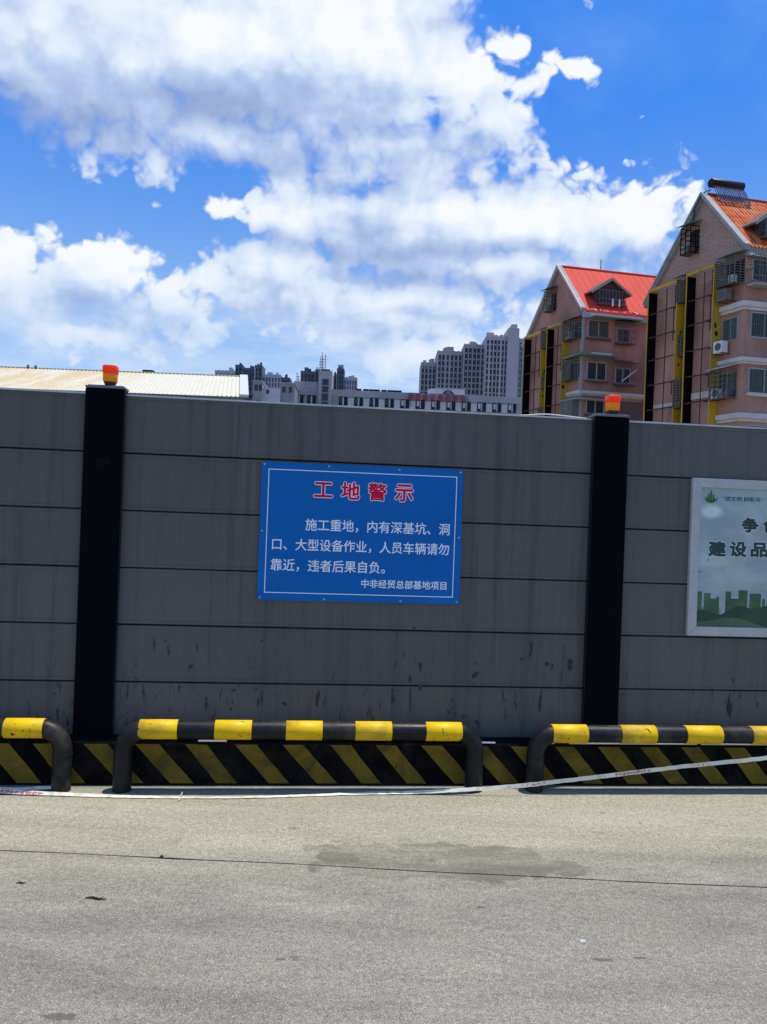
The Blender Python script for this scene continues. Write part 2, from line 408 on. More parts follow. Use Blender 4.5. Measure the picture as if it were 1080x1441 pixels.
# ---- hoarding panels: powder-coated steel boards, rain-streaked, splashed near the ground
def panel_mat():
    m = bpy.data.materials.new('grey_coated_board'); m.use_nodes = True; t = m.node_tree; bs = t.nodes['Principled BSDF']; b = NB(t)
    P = b.node('ShaderNodeNewGeometry').outputs['Position']
    oi = b.node('ShaderNodeObjectInfo').outputs['Random']
    c = b.mix(b.ramp(b.noise(P, 0.7, 3, 0.5), 0.3, 0.7), (0.107, 0.104, 0.089), (0.124, 0.117, 0.103))
    c = b.mix(1.0, c, b.comb(b.ramp(oi, 0, 1, 0.93, 1.06, False)), 'MULTIPLY')
    st = b.noise(b.mapping(P, (14, 14, 0.55)), 1.0, 6, 0.7)
    c = b.mix(b.math('MULTIPLY', b.ramp(st, 0.46, 0.72), 0.62), c, (0.056, 0.058, 0.057))
    c = b.mix(b.math('MULTIPLY', b.ramp(b.noise(b.mapping(P, (30, 30, 0.8)), 1.0, 4, 0.7), 0.58, 0.80), 0.35), c, (0.18, 0.18, 0.175))
    sep = b.node('ShaderNodeSeparateXYZ'); b.put(sep.inputs[0], P)
    low = b.ramp(sep.outputs[2], 0.15, 0.95, 1, 0)
    sm = b.noise(b.mapping(P, (2.2, 2.2, 3.0)), 1.6, 7, 0.72, 0.5)
    c = b.mix(b.math('MULTIPLY', b.math('MULTIPLY', low, b.ramp(sm, 0.40, 0.75)), 0.5), c, (0.062, 0.055, 0.048))
    # splash marks and drips
    dr = b.noise(b.mapping(P, (26, 26, 7.5)), 1.0, 3, 0.6, 0.8)
    cl = b.noise(P, 2.1, 2, 0.5)
    k = b.math('MULTIPLY', b.ramp(dr, 0.60, 0.66), b.math('MULTIPLY', b.ramp(sep.outputs[2], 0.25, 0.95, 1, 0), b.ramp(cl, 0.40, 0.56)))
    c = b.mix(b.math('MULTIPLY', k, 0.8), c, (0.015, 0.013, 0.012))
    # fine scratches
    sx = b.noise(b.mapping(P, (3.0, 3.0, 60), rot=(0.02, 0.03, 0)), 1.0, 3, 0.6)
    c = b.mix(b.math('MULTIPLY', b.ramp(sx, 0.68, 0.76), 0.25), c, (0.12, 0.12, 0.12))
    b.put(bs.inputs['Base Color'], c)
    b.put(bs.inputs['Roughness'], b.ramp(st, 0.3, 0.7, 0.52, 0.70, False)); bs.inputs['Specular IOR Level'].default_value = 0.25
    bn = b.node('ShaderNodeBump'); bn.inputs['Strength'].default_value = 0.25; bn.inputs['Distance'].default_value = 0.01
    b.put(bn.inputs['Height'], b.noise(b.mapping(P, (1.5, 1.5, 4)), 1.0, 3, 0.5)); b.put(bs.inputs['Normal'], bn.outputs[0])
    return m
PANEL = panel_mat()
BLACKPOST = mat('black_post_paint', (0.0018, 0.0024, 0.0042), 0.75, spec=0.06, grain=0.3)
FLANGE = mat('flange_highlight', (0.012, 0.014, 0.018), 0.6, spec=0.2)  # lip coloured lighter than the post to paint a thin highlight edge
CAPW = mat('cap_metal', (0.13, 0.135, 0.15), 0.5, vary=0.2)
STEEL = mat('galvanised_steel', (0.50, 0.50, 0.48), 0.42, 0.5, vary=0.2, vscale=6)
DARKCORE = mat('wall_core', (0.02, 0.02, 0.022), 0.9)

POSTS = [-4.632+3.006*i for i in range(5)]      # -4.632, -1.626, 1.380, 4.386, 7.392
hoard, HB = wthing('site_hoarding', 'long grey panelled construction hoarding with black posts across the whole view', 'hoarding', 0, 0)
SEAMS = [0.219, 0.550, 0.881, 1.209, 1.541, 1.872, 2.200]
core = MB(); core.box(-4.7, 7.5, 0.020, 0.045, 0.0, 2.18); core.build('core', DARKCORE, hoard, shift=HB)
pcache = {}
for bi in range(4):
    a, c = POSTS[bi]+0.09, POSTS[bi+1]-0.09
    zs = [0.02]+SEAMS
    for k in range(len(zs)-1):
        gap = 0.0042
        key = k
        if key not in pcache:
            p = MB(); L = (c-a)/2; z0, z1 = zs[k]+gap, zs[k+1]-(gap if k < 6 else 0.002)
            p.box(-L, L, -0.0, 0.022, z0, z1)
            # shallow pressed rib along each board's lower and upper edges
            p.box(-L+0.002, L-0.002, -0.0035, 0.0, z0+0.003, z0+0.017); p.box(-L+0.002, L-0.002, -0.0035, 0.0, z1-0.017, z1-0.003)
            pcache[key] = p.build('panel', PANEL, data_only=True, bevel=0.0016)
        o = bpy.data.objects.new('panel', pcache[key]); COL.objects.link(o); o.parent = hoard
        o.location = ((a+c)/2-HB[0]+random.uniform(-.002, .002), -HB[1]+random.uniform(-.0012, .0012), random.uniform(-.0012, .0012)); o.rotation_euler = (0, random.uniform(-.0006, .0006), 0)
    r = MB(); r.box(a-0.02, c+0.02, -0.008, 0.060, 2.200, 2.210); r.build('top_rail', STEEL, hoard, shift=HB)
for s in POSTS:
    PT = 2.232 if s < 0 else 2.222
    p = MB(); p.box(s-0.106, s+0.106, -0.048, 0.060, 0.0, PT-0.001); po = p.build('post', BLACKPOST, hoard, bevel=0.004, shift=HB)
    for sg_ in (-1, 1):
        p = MB(); p.box(s+sg_*0.1065, s+sg_*0.1105, -0.040, -0.006, 0.0, PT-0.004); p.build('flange', FLANGE, po, bevel=0.001, shift=HB)
    p = MB(); p.box(s-0.109, s+0.109, -0.052, 0.064, PT, PT+0.013); p.box(s-0.098, s+0.098, -0.040, 0.052, PT+0.013, PT+0.019)
    p.build('cap', [CAPW], po, bevel=0.003, shift=HB)
# the small worn sticker on the left post
STK = mat('worn_sticker', (0.013, 0.015, 0.018), 0.8, spec=.1)
p = MB()
p.add([(-1.626+0.042*math.cos(a_*math.pi/10), -0.0492, 1.810+0.03*math.sin(a_*math.pi/10)) for a_ in range(20)], [tuple(range(20))])
p.build('sticker', mat('sticker_film', (0.0028, 0.0034, 0.0050), 0.8, spec=.08), hoard, shift=HB)
p = MB()
for k in range(26):
    xx = -1.626+random.uniform(-0.034, 0.034); zz = 1.812+random.uniform(-0.018, 0.020); L = random.uniform(0.004, 0.014); h = 0.0022
    if random.random() < 0.5: L, h = h, L
    p.quad((xx-L/2, -0.0500, zz-h/2), (xx+L/2, -0.0500, zz-h/2), (xx+L/2, -0.0500, zz+h/2), (xx-L/2, -0.0500, zz+h/2))
tag(p.build('sticker_print', STK, hoard, shift=HB), kind='stuff')

# splashes, drips and scuffs low on the boards
MARKS = [(0.195, 0.571, 0.0163, 0.0569), (0.205, 0.45, 0.0081, 0.1382), (0.255, 0.553, 0.0285, 0.0325), (0.098, 0.484, 0.0163, 0.065), (0.108, 0.852, 0.0081, 0.0407), (0.204, 0.889, 0.0203, 0.0163), (0.156, 0.737, 0.0081, 0.0285), (0.256, 0.666, 0.0163, 0.0366), (0.595, 0.685, 0.0122, 0.0244), (0.593, 0.618, 0.0203, 0.0325), (0.883, 0.718, 0.0163, 0.0122), (1.139, 0.654, 0.0081, 0.1626), (1.175, 0.69, 0.0366, 0.0488), (1.047, 0.693, 0.0081, 0.0285), (1.012, 0.514, 0.0081, 0.0813), (2.224, 0.446, 0.0244, 0.0894), (0.109, 0.677, 0.0081, 0.0325), (1.194, 0.558, 0.0488, 0.0122), (-0.691, 0.797, 0.0163, 0.0163), (-1.092, 0.642, 0.0163, 0.0163), (-1.239, 0.789, 0.0122, 0.0122), (-1.228, 0.733, 0.0122, 0.0407), (-1.154, 0.509, 0.0122, 0.0407), (-1.356, 0.485, 0.0163, 0.0732), (-1.445, 0.501, 0.0122, 0.0813), (-0.855, 0.504, 0.0325, 0.0163), (-0.845, 0.456, 0.0122, 0.0325), (-0.715, 0.515, 0.0122, 0.0122), (-0.698, 0.422, 0.0122, 0.0488), (-0.678, 0.458, 0.0122, 0.0569), (-0.603, 0.481, 0.0122, 0.0122), (-0.855, 0.396, 0.0122, 0.0122), (-1.306, 0.763, 0.0081, 0.0569), (-1.066, 0.772, 0.0081, 0.0488), (-0.35, 0.462, 0.0163, 0.0732), (-0.545, 0.433, 0.0285, 0.0203), (0.883, 0.718, 0.0163, 0.0122), (1.037, 0.683, 0.0122, 0.0325), (1.075, 0.675, 0.0122, 0.0325), (0.442, 0.393, 0.0122, 0.0244), (1.007, 0.461, 0.0122, 0.0894), (0.938, 0.774, 0.0122, 0.0569), (-1.106, 0.638, 0.0122, 0.0122), (-1.0, 0.427, 0.0122, 0.065), (-0.878, 0.45, 0.0122, 0.0407)]
q = random.Random(17); m = MB()
for s_, z_, w_, h_ in MARKS:
    for k in range(3):
        cx, cz = s_+q.uniform(-.5, .5)*w_, z_+q.uniform(-.5, .5)*h_; rw, rh = w_*q.uniform(.25, .6), h_*q.uniform(.25, .6)
        n_ = 9; m.poly([(cx+rw*math.cos(a_*2*math.pi/n_)*q.uniform(.5, 1.1)*(0.6 if math.sin(a_*2*math.pi/n_) < 0 else 1), -0.0046-0.0001*k, cz+rh*math.sin(a_*2*math.pi/n_)*q.uniform(.6, 1.25)) for a_ in range(n_)], q.choice((0, 0, 1)))
tag(m.build('splash_marks', [mat('dried_mud', (0.034, 0.030, 0.025), 0.9, vary=.4, vscale=40), mat('dirty_streak', (0.065, 0.060, 0.051), 0.9, vary=.3, vscale=40)], hoard, shift=HB), kind='stuff')

# ---- warning lamps on the posts
def translucent(name, col, w=0.55):
    m = bpy.data.materials.new(name); m.use_nodes = True; t = m.node_tree; bs = t.nodes['Principled BSDF']; b = NB(t)
    bs.inputs['Base Color'].default_value = tuple(col)+(1,); bs.inputs['Roughness'].default_value = 0.28
    tr = b.node('ShaderNodeBsdfTranslucent'); tr.inputs[0].default_value = tuple(col)+(1,)
    mx = b.node('ShaderNodeMixShader'); mx.inputs[0].default_value = w
    b.put(mx.inputs[1], bs.outputs[0]); b.put(mx.inputs[2], tr.outputs[0]); b.put(t.nodes['Material Output'].inputs[0], mx.outputs[0])
    return m
REDL = translucent('red_lens', (1.0, 0.115, 0.012)); AMBL = translucent('amber_lens', (1.0, 0.50, 0.01), 0.5)
BLK = mat('black_plastic', (0.012, 0.012, 0.013), 0.5)
def rounded_sq(hw, r, n=5):
    out = []
    for cx, cy, a0 in ((hw-r, hw-r, 0), (-hw+r, hw-r, 90), (-hw+r, -hw+r, 180), (hw-r, -hw+r, 270)):
        for k in range(n+1):
            a = R(a0+90*k/n); out.append((cx+r*math.cos(a), cy+r*math.sin(a)))
    return out
def sq_loft(mb, prof, mi=0):
    rings = [[(x, y, z) for x, y in rounded_sq(h, r)] for h, r, z in prof]; n = len(rings[0])
    vs = [q for rg in rings for q in rg]
    fs = [(i*n+k, i*n+(k+1) % n, (i+1)*n+(k+1) % n, (i+1)*n+k) for i in range(len(rings)-1) for k in range(n)]
    mb.add(vs, fs, mi, True); mb.add(rings[-1], [tuple(range(n))], mi); mb.add(rings[0], [tuple(range(n))[::-1]], mi)
def make_lamp(label, s, z0):
    t, _ = wthing('warning_lamp', label, 'warning lamp', s, 0.005, z0, 'warning lamps on the hoarding posts')
    m = MB(); sq_loft(m, [(0.030, 0.012, 0.0), (0.031, 0.012, 0.012), (0.037, 0.012, 0.022), (0.037, 0.012, 0.028)]); m.build('base', BLK, t)
    m = MB(); sq_loft(m, [(0.037, 0.012, 0.0285), (0.0405, 0.012, 0.034), (0.0415, 0.012, 0.084), (0.0400, 0.012, 0.088)]); m.build('amber_lens', AMBL, t)
    m = MB(); sq_loft(m, [(0.0405, 0.012, 0.0885), (0.0440, 0.012, 0.092), (0.0455, 0.014, 0.112), (0.0450, 0.014, 0.140), (0.0425, 0.015, 0.147), (0.036, 0.014, 0.1495)])
    m.build('red_lens', REDL, t)
    t.scale = (0.86, 0.86, 0.78)
    return t
make_lamp('red over amber warning lamp on the left black post, before the cream roof', -1.610, 2.2515)
make_lamp('red over amber warning lamp on the right black post, below the red-roofed buildings', 1.394, 2.2415)

# ---- the blue warning board
BLUE = mat('blue_board', (0.0015, 0.135, 0.430), 0.5, vary=0.10, vscale=2.0, spec=0.15)
SIGNW = mat('sign_white', (0.90, 0.92, 0.95), 0.5)
SIGNR = mat('sign_red', (0.72, 0.006, 0.045), 0.6, spec=0.15)
sg, sb = wthing('warning_board', 'blue sheet-metal notice with red heading and white Chinese text on the grey hoarding', 'sign', -0.127, 0.012, 1.045)
m = MB(); m.hexa([(-0.728,-0.016,1.043),(0.480,-0.016,1.047),(0.480,-0.0045,1.047),(-0.728,-0.0045,1.043)], [(-0.729,-0.016,1.857),(0.472,-0.016,1.858),(0.472,-0.0045,1.858),(-0.729,-0.0045,1.857)])
m.build('board', BLUE, sg, bevel=0.0012, shift=sb)
def frame_line(mb, x0, x1, z0, z1, w, y):
    for a, b_, c, d in ((x0, x1, z1-w, z1), (x0, x1, z0, z0+w), (x0, x0+w, z0+w, z1-w), (x1-w, x1, z0+w, z1-w)):
        mb.quad((a, y, c), (b_, y, c), (b_, y, d), (a, y, d))
m = MB(); frame_line(m, -0.688, 0.437, 1.088, 1.816, 0.0046, -0.0170); m.build('border_line', SIGNW, sg, shift=sb)
for i, ch in enumerate('工地警示'):
    x0 = -0.420+i*0.1605; x1 = x0+0.112
    zz = (1.652, 1.757) if ch != '工' else (1.660, 1.750)
    text_mesh(ch, 'heading_outline', SIGNW, x0-0.004, x1+0.004, zz[0]-0.004, zz[1]+0.004, -0.0170, 0.0072, sg, sb)
    text_mesh(ch, 'heading_character', SIGNR, x0, x1, zz[0], zz[1], -0.0178, 0.0030, sg, sb)
text_mesh('施工重地，内有深基坑、洞', 'character', SIGNW, -0.462, 0.402, 1.459, 1.532, -0.0170, 0.0007, sg, sb)
text_mesh('口、大型设备作业，人员车辆请勿', 'character', SIGNW, -0.652, 0.403, 1.339, 1.411, -0.0170, 0.0007, sg, sb)
text_mesh('靠近，违者后果自负。', 'character', SIGNW, -0.656, 0.020, 1.217, 1.290, -0.0170, 0.0007, sg, sb)
text_mesh('中非经贸总部基地项目', 'character', SIGNW, -0.118, 0.396, 1.132, 1.183, -0.0170, 0.0007, sg, sb)
scr = MB(); scr.lathe([(0.0065, 0), (0.0062, 0.002), (0.003, 0.0035), (0.0001, 0.0038)], n=10)
sm_ = scr.build('screw', STEEL, data_only=True)
for x_, z_ in ((-0.713, 1.842), (-0.335, 1.845), (0.085, 1.842), (0.456, 1.843), (-0.713, 1.450), (0.460, 1.450), (-0.712, 1.060), (-0.335, 1.058), (0.12, 1.058), (0.462, 1.062)):
    o = bpy.data.objects.new('screw', sm_); COL.objects.link(o); o.parent = sg
    o.location = (x_-sb[0], -0.0162-sb[1], z_-sb[2]); o.rotation_euler = (R(90), 0, 0)

# ---- the framed poster at the right
ALU = mat('poster_frame_aluminium', (0.47, 0.455, 0.43), 0.5, vary=0.12, vscale=5)
def poster_mat():
    m = bpy.data.materials.new('printed_sky'); m.use_nodes = True; t = m.node_tree; bs = t.nodes['Principled BSDF']; b = NB(t)
    P = b.node('ShaderNodeTexCoord').outputs['Object']
    sep = b.node('ShaderNodeSeparateXYZ'); b.put(sep.inputs[0], P)
    c = b.mix(b.ramp(b.noise(b.mapping(P, (1, 1, 2)), 3.5, 5, 0.55, 0.5), 0.35, 0.7), (0.30, 0.385, 0.385), (0.44, 0.52, 0.475))
    q = b.mapping(b.vmath('SUBTRACT', P, (0.125, 0, 0.775)), (1/0.10, 1, 1/0.05))
    ln = b.math('ADD', b.vmath('LENGTH', q, out=1), b.math('MULTIPLY', b.noise(P, 16, 4, 0.6), 0.9))
    c = b.mix(b.ramp(ln, 0.9, 1.5, 0.9, 0), c, (0.72, 0.76, 0.70))
    q = b.mapping(b.vmath('SUBTRACT', P, (0.10, 0, 0.47)), (1/0.24, 1, 1/0.05))
    ln = b.math('ADD', b.vmath('LENGTH', q, out=1), b.math('MULTIPLY', b.noise(P, 9, 4, 0.6), 0.7))
    c = b.mix(b.ramp(ln, 0.8, 1.5, 0.7, 0), c, (0.50, 0.60, 0.54))
    b.put(bs.inputs['Base Color'], c); bs.inputs['Roughness'].default_value = 0.35; bs.inputs['Specular IOR Level'].default_value = 0.5
    bn = b.node('ShaderNodeBump'); bn.inputs['Strength'].default_value = 0.35; bn.inputs['Distance'].default_value = 0.01
    b.put(bn.inputs['Height'], b.noise(P, 5, 3, 0.5, 0.8)); b.put(bs.inputs['Normal'], bn.outputs[0])
    return m
PS0, PS1, PZ0, PZ1 = 1.921, 3.72, 0.893, 1.874
pg, pb = wthing('framed_poster', 'aluminium framed poster of sky, green skyline and dark Chinese slogan at the right edge', 'poster', PS0, 0.012, PZ0)
fw = 0.057
def mitre(a, b_, c, d, name='frame_rail'):
    m = MB(); m.prism([(p[0], -0.030, p[1]) for p in (a, b_, c, d)], (0, 0.0275, 0)); m.build(name, ALU, pg, bevel=0.0015, shift=pb)
e_ = 0.0007
mitre((PS0+e_, PZ0), (PS1-e_, PZ0), (PS1-fw-e_, PZ0+fw), (PS0+fw+e_, PZ0+fw)); mitre((PS0+e_, PZ1), (PS0+fw+e_, PZ1-fw), (PS1-fw-e_, PZ1-fw), (PS1-e_, PZ1))
mitre((PS0, PZ0+e_), (PS0+fw, PZ0+fw+e_), (PS0+fw, PZ1-fw-e_), (PS0, PZ1-e_)); mitre((PS1, PZ0+e_), (PS1, PZ1-e_), (PS1-fw, PZ1-fw-e_), (PS1-fw, PZ0+fw+e_))
m = MB(); m.box(PS0+fw-0.004, PS1-fw+0.004, -0.0180, -0.0045, PZ0+fw-0.004, PZ1-fw+0.004); m.build('print', poster_mat(), pg, shift=pb)
GR1 = mat('print_pale_green', (0.16, 0.27, 0.25), 0.4); GR2 = mat('print_green', (0.030, 0.105, 0.035), 0.5, col2=(0.07, 0.20, 0.08), vary=0.2, vscale=5)
GR3 = mat('print_dark_green', (0.008, 0.042, 0.028), 0.4, col2=(0.02, 0.075, 0.03), vscale=4); GR4 = mat('print_meadow', (0.045, 0.11, 0.045), 0.4, col2=(0.085, 0.16, 0.085), vscale=3)
DKG = mat('print_text_green', (0.006, 0.040, 0.034), 0.4); HALO = mat('print_text_halo', (0.74, 0.78, 0.70), 0.4)
L0, L1, B0 = PS0+fw+0.0005, PS1-fw-0.0005, PZ0+fw+0.0005
rr = random.Random(3)
def towers(y, m_, base, lo, hi, seed, xs=None):
    q = random.Random(seed); g_ = MB(); x_ = L0; items = xs or []
    if xs is None or xs[-1][1] < L1:
        x_ = L0 if xs is None else xs[-1][1]+0.01
        items = list(items)
        while x_ < L1-0.05:
            w_ = q.uniform(0.03, 0.075); items.append((x_, min(x_+w_, L1), q.uniform(lo, hi))); x_ += w_+q.choice((0, 0.012, 0.03))
    for a, c, h in items: g_.quad((a, y, base), (c, y, base), (c, y, h), (a, y, h))
    return g_.build('printed_skyline', m_, pg, shift=pb)
towers(-0.0184, GR1, B0+0.02, 1.02, 1.09, 5)
towers(-0.0189, GR2, B0+0.01, 1.07, 1.17, 8, [(L0, L0+0.035, 1.168), (L0+0.048, L0+0.092, 1.160), (L0+0.092, L0+0.13, 1.125), (L0+0.13, L0+0.148, 1.138), (L0+0.190, L0+0.226, 1.172), (L0+0.226, L0+0.276, 1.128), (L0+0.276, L0+0.334, 1.182), (L0+0.350, L0+0.425, 1.163), (L0+0.435, L0+0.452, 1.13), (L0+0.465, L0+0.54, 1.165)])
def hill(y, m_, pts):
    g_ = MB()
    for (a, h), (c, k) in zip(pts, pts[1:]): g_.quad((a, y, B0), (c, y, B0), (c, y, k), (a, y, h))
    g_.build('printed_hill', m_, pg, shift=pb)
N_ = 60
hill(-0.0194, GR3, [(L0+(L1-L0)*i/N_, 1.060+0.022*math.sin(i*0.31+3.6)+0.014*math.sin(i*0.83)+rr.uniform(-.003, .003)) for i in range(N_+1)])
hill(-0.0199, GR4, [(L0+(L1-L0)*i/N_, 0.990+0.022*math.sin(i*0.36-1.6)+0.012*math.sin(i*0.15+2)) for i in range(N_+1)])
for x0, x1, ch, z0, z1 in ((2.255, 2.370, '争', 1.545, 1.640), (2.398, 2.510, '创', 1.545, 1.642), (2.042, 2.160, '建', 1.388, 1.486), (2.182, 2.297, '设', 1.390, 1.488), (2.322, 2.440, '品', 1.392, 1.486)):
    text_mesh(ch, 'slogan_halo', HALO, x0-0.004, x1+0.004, z0-0.004, z1+0.004, -0.0193, 0.0085, pg, pb)
    text_mesh(ch, 'slogan_character', DKG, x0, x1, z0, z1, -0.0201, 0.0048, pg, pb)
text_mesh('“讲文明 树新风”', 'small_slogan', DKG, 2.125, 2.392, 1.738, 1.768, -0.0186, 0.0004, pg, pb)
# leaf-and-towers emblem
m = MB()
for cx, w_, z0, z1 in ((2.023, 0.010, 1.735, 1.768), (2.035, 0.010, 1.735, 1.785), (2.049, 0.012, 1.735, 1.801), (2.064, 0.011, 1.735, 1.780)):
    m.poly([(cx-w_/2, -0.0187, z0), (cx+w_/2, -0.0187, z0), (cx+w_/2, -0.0187, z1-0.012), (cx, -0.0187, z1), (cx-w_/2, -0.0187, z1-0.012)])
m.build('emblem_tower', mat('emblem_green', (0.02, 0.11, 0.02), 0.4), pg, shift=pb)
m = MB()
for a0, sgn in ((0, 1), (0, -1)):
    for r0, rt, off in ((0.044, 0.030, 0.0), (0.030, 0.019, -0.004)):
        pts = []
        for k in range(9): a = R(-90+sgn*k*11.5); pts.append((2.048+r0*math.cos(a)*1.0, -0.0191, 1.758+r0*math.sin(a)*0.85+off))
        for k in range(8, -1, -1): a = R(-90+sgn*k*11.5); pts.append((2.048+(rt+(r0-rt)*k/8)*math.cos(a), -0.0191, 1.762+(rt+(r0-rt)*k/8)*math.sin(a)*0.75+off))
        m.poly(pts)
m.build('emblem_leaf', mat('emblem_leaf_green', (0.03, 0.15, 0.02), 0.4), pg, shift=pb, fix=False)
for x_, z_, w_, h_ in ((2.046, 1.366, 0.004, 0.026), (1.990, 1.292, 0.016, 0.008), (1.947, 1.285, 0.007, 0.006)):
    y_ = -0.0187 if x_ > 1.98 else -0.0305
    m = MB(); m.poly([(x_-w_/2, y_, z_-h_/2), (x_+w_/2, y_, z_-h_/3), (x_+w_/2.5, y_, z_+h_/2), (x_-w_/3, y_, z_+h_/3)])
    m.build('scuff', DKG, pg, shift=pb)

# ---- striped concrete kerb block in front of the hoarding
def kerb_mats():
    out = []
    for nm, c1, c2 in (('kerb_black_paint', (0.005, 0.005, 0.006), (0.016, 0.014, 0.011)), ('kerb_yellow_paint', (0.190, 0.138, 0.018), (0.095, 0.070, 0.018))):
        m = bpy.data.materials.new(nm); m.use_nodes = True; t = m.node_tree; bs = t.nodes['Principled BSDF']; b = NB(t)
        P = b.node('ShaderNodeNewGeometry').outputs['Position']
        c = b.mix(b.ramp(b.noise(P, 5, 7, 0.7, 0.6), 0.38, 0.68), c1, c2)
        c = b.mix(b.math('MULTIPLY', b.ramp(b.noise(P, 22, 5, 0.7), 0.60, 0.70), 0.75), c, (0.03, 0.027, 0.022))
        c = b.mix(b.math('MULTIPLY', b.ramp(b.noise(b.mapping(P, (8, 8, 2)), 1.6, 5, 0.7), 0.60, 0.75), 0.5), c, (0.06, 0.05, 0.03))
        b.put(bs.inputs['Base Color'], c); bs.inputs['Roughness'].default_value = 0.9; bs.inputs['Specular IOR Level'].default_value = 0.04
        bn = b.node('ShaderNodeBump'); bn.inputs['Strength'].default_value = 0.4; bn.inputs['Distance'].default_value = 0.01
        b.put(bn.inputs['Height'], b.noise(P, 30, 5, 0.65)); b.put(bs.inputs['Normal'], bn.outputs[0]); out.append(m)
    return out
KBLACK, KYEL = kerb_mats()
kb, kbb = wthing('striped_kerb', 'low black and yellow striped concrete kerb running along the foot of the hoarding', 'kerb', 0, 0.14)
KT, KN = 0.245, 0.138
m = MB(); S0, S1 = -4.6, 7.4
prof = [(0.0, 0.0), (KN, 0.0), (KN, KT-0.012), (KN-0.010, KT), (0.051, KT), (0.0, KT)]
xs_ = [S0+0.25*i for i in range(49)]
ring = lambda s: [(s, -n_+0.0012*math.sin(s*3+z_*9), z_+(0.0025*math.sin(s*2.3)+0.0015*math.sin(s*7.1) if z_ > 0.1 else 0)) for n_, z_ in prof]
# keep the back clear of the hoarding boards
prof = [(0.006, 0.0), (KN, 0.0), (KN, KT-0.012), (KN-0.010, KT), (0.006, KT)]
rg = [ring(s) for s in xs_]; n_ = len(prof)
m.add([q for r_ in rg for q in r_], [(i*n_+k, i*n_+(k+1) % n_, (i+1)*n_+(k+1) % n_, (i+1)*n_+k) for i in range(len(rg)-1) for k in range(n_)])
m.build('kerb_block', KBLACK, kb, shift=kbb)
q = random.Random(11)
s = -4.30; i = 0
while s < 7.1:
    w0 = 0.122+q.uniform(-0.012, 0.012); lean = 0.190+q.uniform(-0.012, 0.018)
    m = MB(); y_ = -KN-0.0028
    zt = KT-0.014; zb_ = 0.012
    pts = []
    K = 6
    for k in range(K+1): f = k/K; pts.append((s+lean*f+q.uniform(-.0025, .0025), y_, zt+(zb_-zt)*f))
    for k in range(K, -1, -1): f = k/K; pts.append((s+w0+lean*f+q.uniform(-.0025, .0025), y_, zt+(zb_-zt)*f))
    m.prism(pts, (0, 0.0045, 0)); m.build('painted_stripe', KYEL, kb, shift=kbb)
    s += 0.268+q.uniform(-0.012, 0.012)
# pale strips painted as broken sun highlights along the kerb's top edge
m = MB()
for a, c in ((-1.02, -0.86), (0.62, 0.70), (1.02, 1.06), (1.15, 1.95), (1.98, 2.62)):
    m.box(a, c, -KN-0.004, -KN+0.018, KT+0.003, KT+0.009)
tag(m.build('sun_highlight_strip', mat('kerb_top_highlight', (0.62, 0.62, 0.60), 0.4), kb, shift=kbb))

# ---- tubular barriers
def bar_mat(name, c1, c2):
    m = bpy.data.materials.new(name); m.use_nodes = True; t = m.node_tree; bs = t.nodes['Principled BSDF']; b = NB(t)
    P = b.node('ShaderNodeNewGeometry').outputs['Position']
    c = b.mix(b.ramp(b.noise(P, 7, 6, 0.65), 0.40, 0.72), c1, c2)
    c = b.mix(b.ramp(b.noise(b.mapping(P, (1, 1, 1)), 34, 4, 0.7, 0.7), 0.63, 0.67), c, (0.012, 0.011, 0.010))
    c = b.mix(b.math('MULTIPLY', b.ramp(b.noise(P, 4.5, 4, 0.6), 0.5, 0.72), 0.45), c, (0.10, 0.085, 0.055))
    c = b.mix(b.math('MULTIPLY', b.ramp(b.noise(b.mapping(P, (5, 60, 60)), 1.0, 4, 0.7), 0.60, 0.72), 0.5), c, (0.05, 0.045, 0.04))
    b.put(bs.inputs['Base Color'], c); b.put(bs.inputs['Roughness'], b.ramp(b.noise(P, 12, 4, 0.6), 0.3, 0.7, 0.38, 0.55)); bs.inputs['Specular IOR Level'].default_value = 0.22
    return m
TUBE = bar_mat('barrier_black_paint', (0.007, 0.0075, 0.009), (0.018, 0.019, 0.020)); BYEL = bar_mat('barrier_yellow_band', (0.78, 0.50, 0.002), (0.66, 0.41, 0.004))
FLOOR = mat('floor_bolt_steel', (0.08, 0.075, 0.07), 0.6)
def barrier(label, s0, s1, zc, bands, n=0.215, seed=0):
    t, bs_ = wthing('tube_barrier', label, 'barrier', (s0+s1)/2, n, 0, 'low tubular barriers in front of the kerb')
    r = 0.0505; Rb = 0.120
    pts = [(s0, -n, 0.0), (s0, -n, 0.12), (s0, -n, zc-Rb-0.02)]
    for k in range(0, 11): a = R(180-9*k); pts.append((s0+Rb+Rb*math.cos(a), -n, zc-Rb+Rb*math.sin(a)))
    L = s1-s0-2*Rb; q = random.Random(seed)
    for k in range(1, 12): pts.append((s0+Rb+L*k/12, -n+q.uniform(-.001, .001), zc+q.uniform(-.0012, .0012)))
    for k in range(0, 11): a = R(90-9*k); pts.append((s1-Rb+Rb*math.cos(a), -n, zc-Rb+Rb*math.sin(a)))
    pts += [(s1, -n, zc-Rb-0.02), (s1, -n, 0.12), (s1, -n, 0.0)]
    m = MB(); m.tube(pts, r, 28); m.build('tube', TUBE, t, shift=bs_)
    for sx in (s0, s1):          # weld seam where bend meets leg
        m = MB(); m.tube([(sx, -n, zc-Rb-0.024), (sx, -n, zc-Rb-0.020), (sx, -n, zc-Rb-0.016)], [r+0.0005, r+0.003, r+0.0005], 28, cap=False); m.build('weld_seam', TUBE, t, shift=bs_)
    for a, c in bands:
        m = MB(); m.tube([(a, -n, zc), (a+0.001, -n, zc), ((a+c)/2, -n, zc), (c-0.001, -n, zc), (c, -n, zc)], [r+0.0012, r+0.0026, r+0.0028, r+0.0026, r+0.0012], 28, cap=True); m.build('yellow_band', BYEL, t, shift=bs_)
    return t
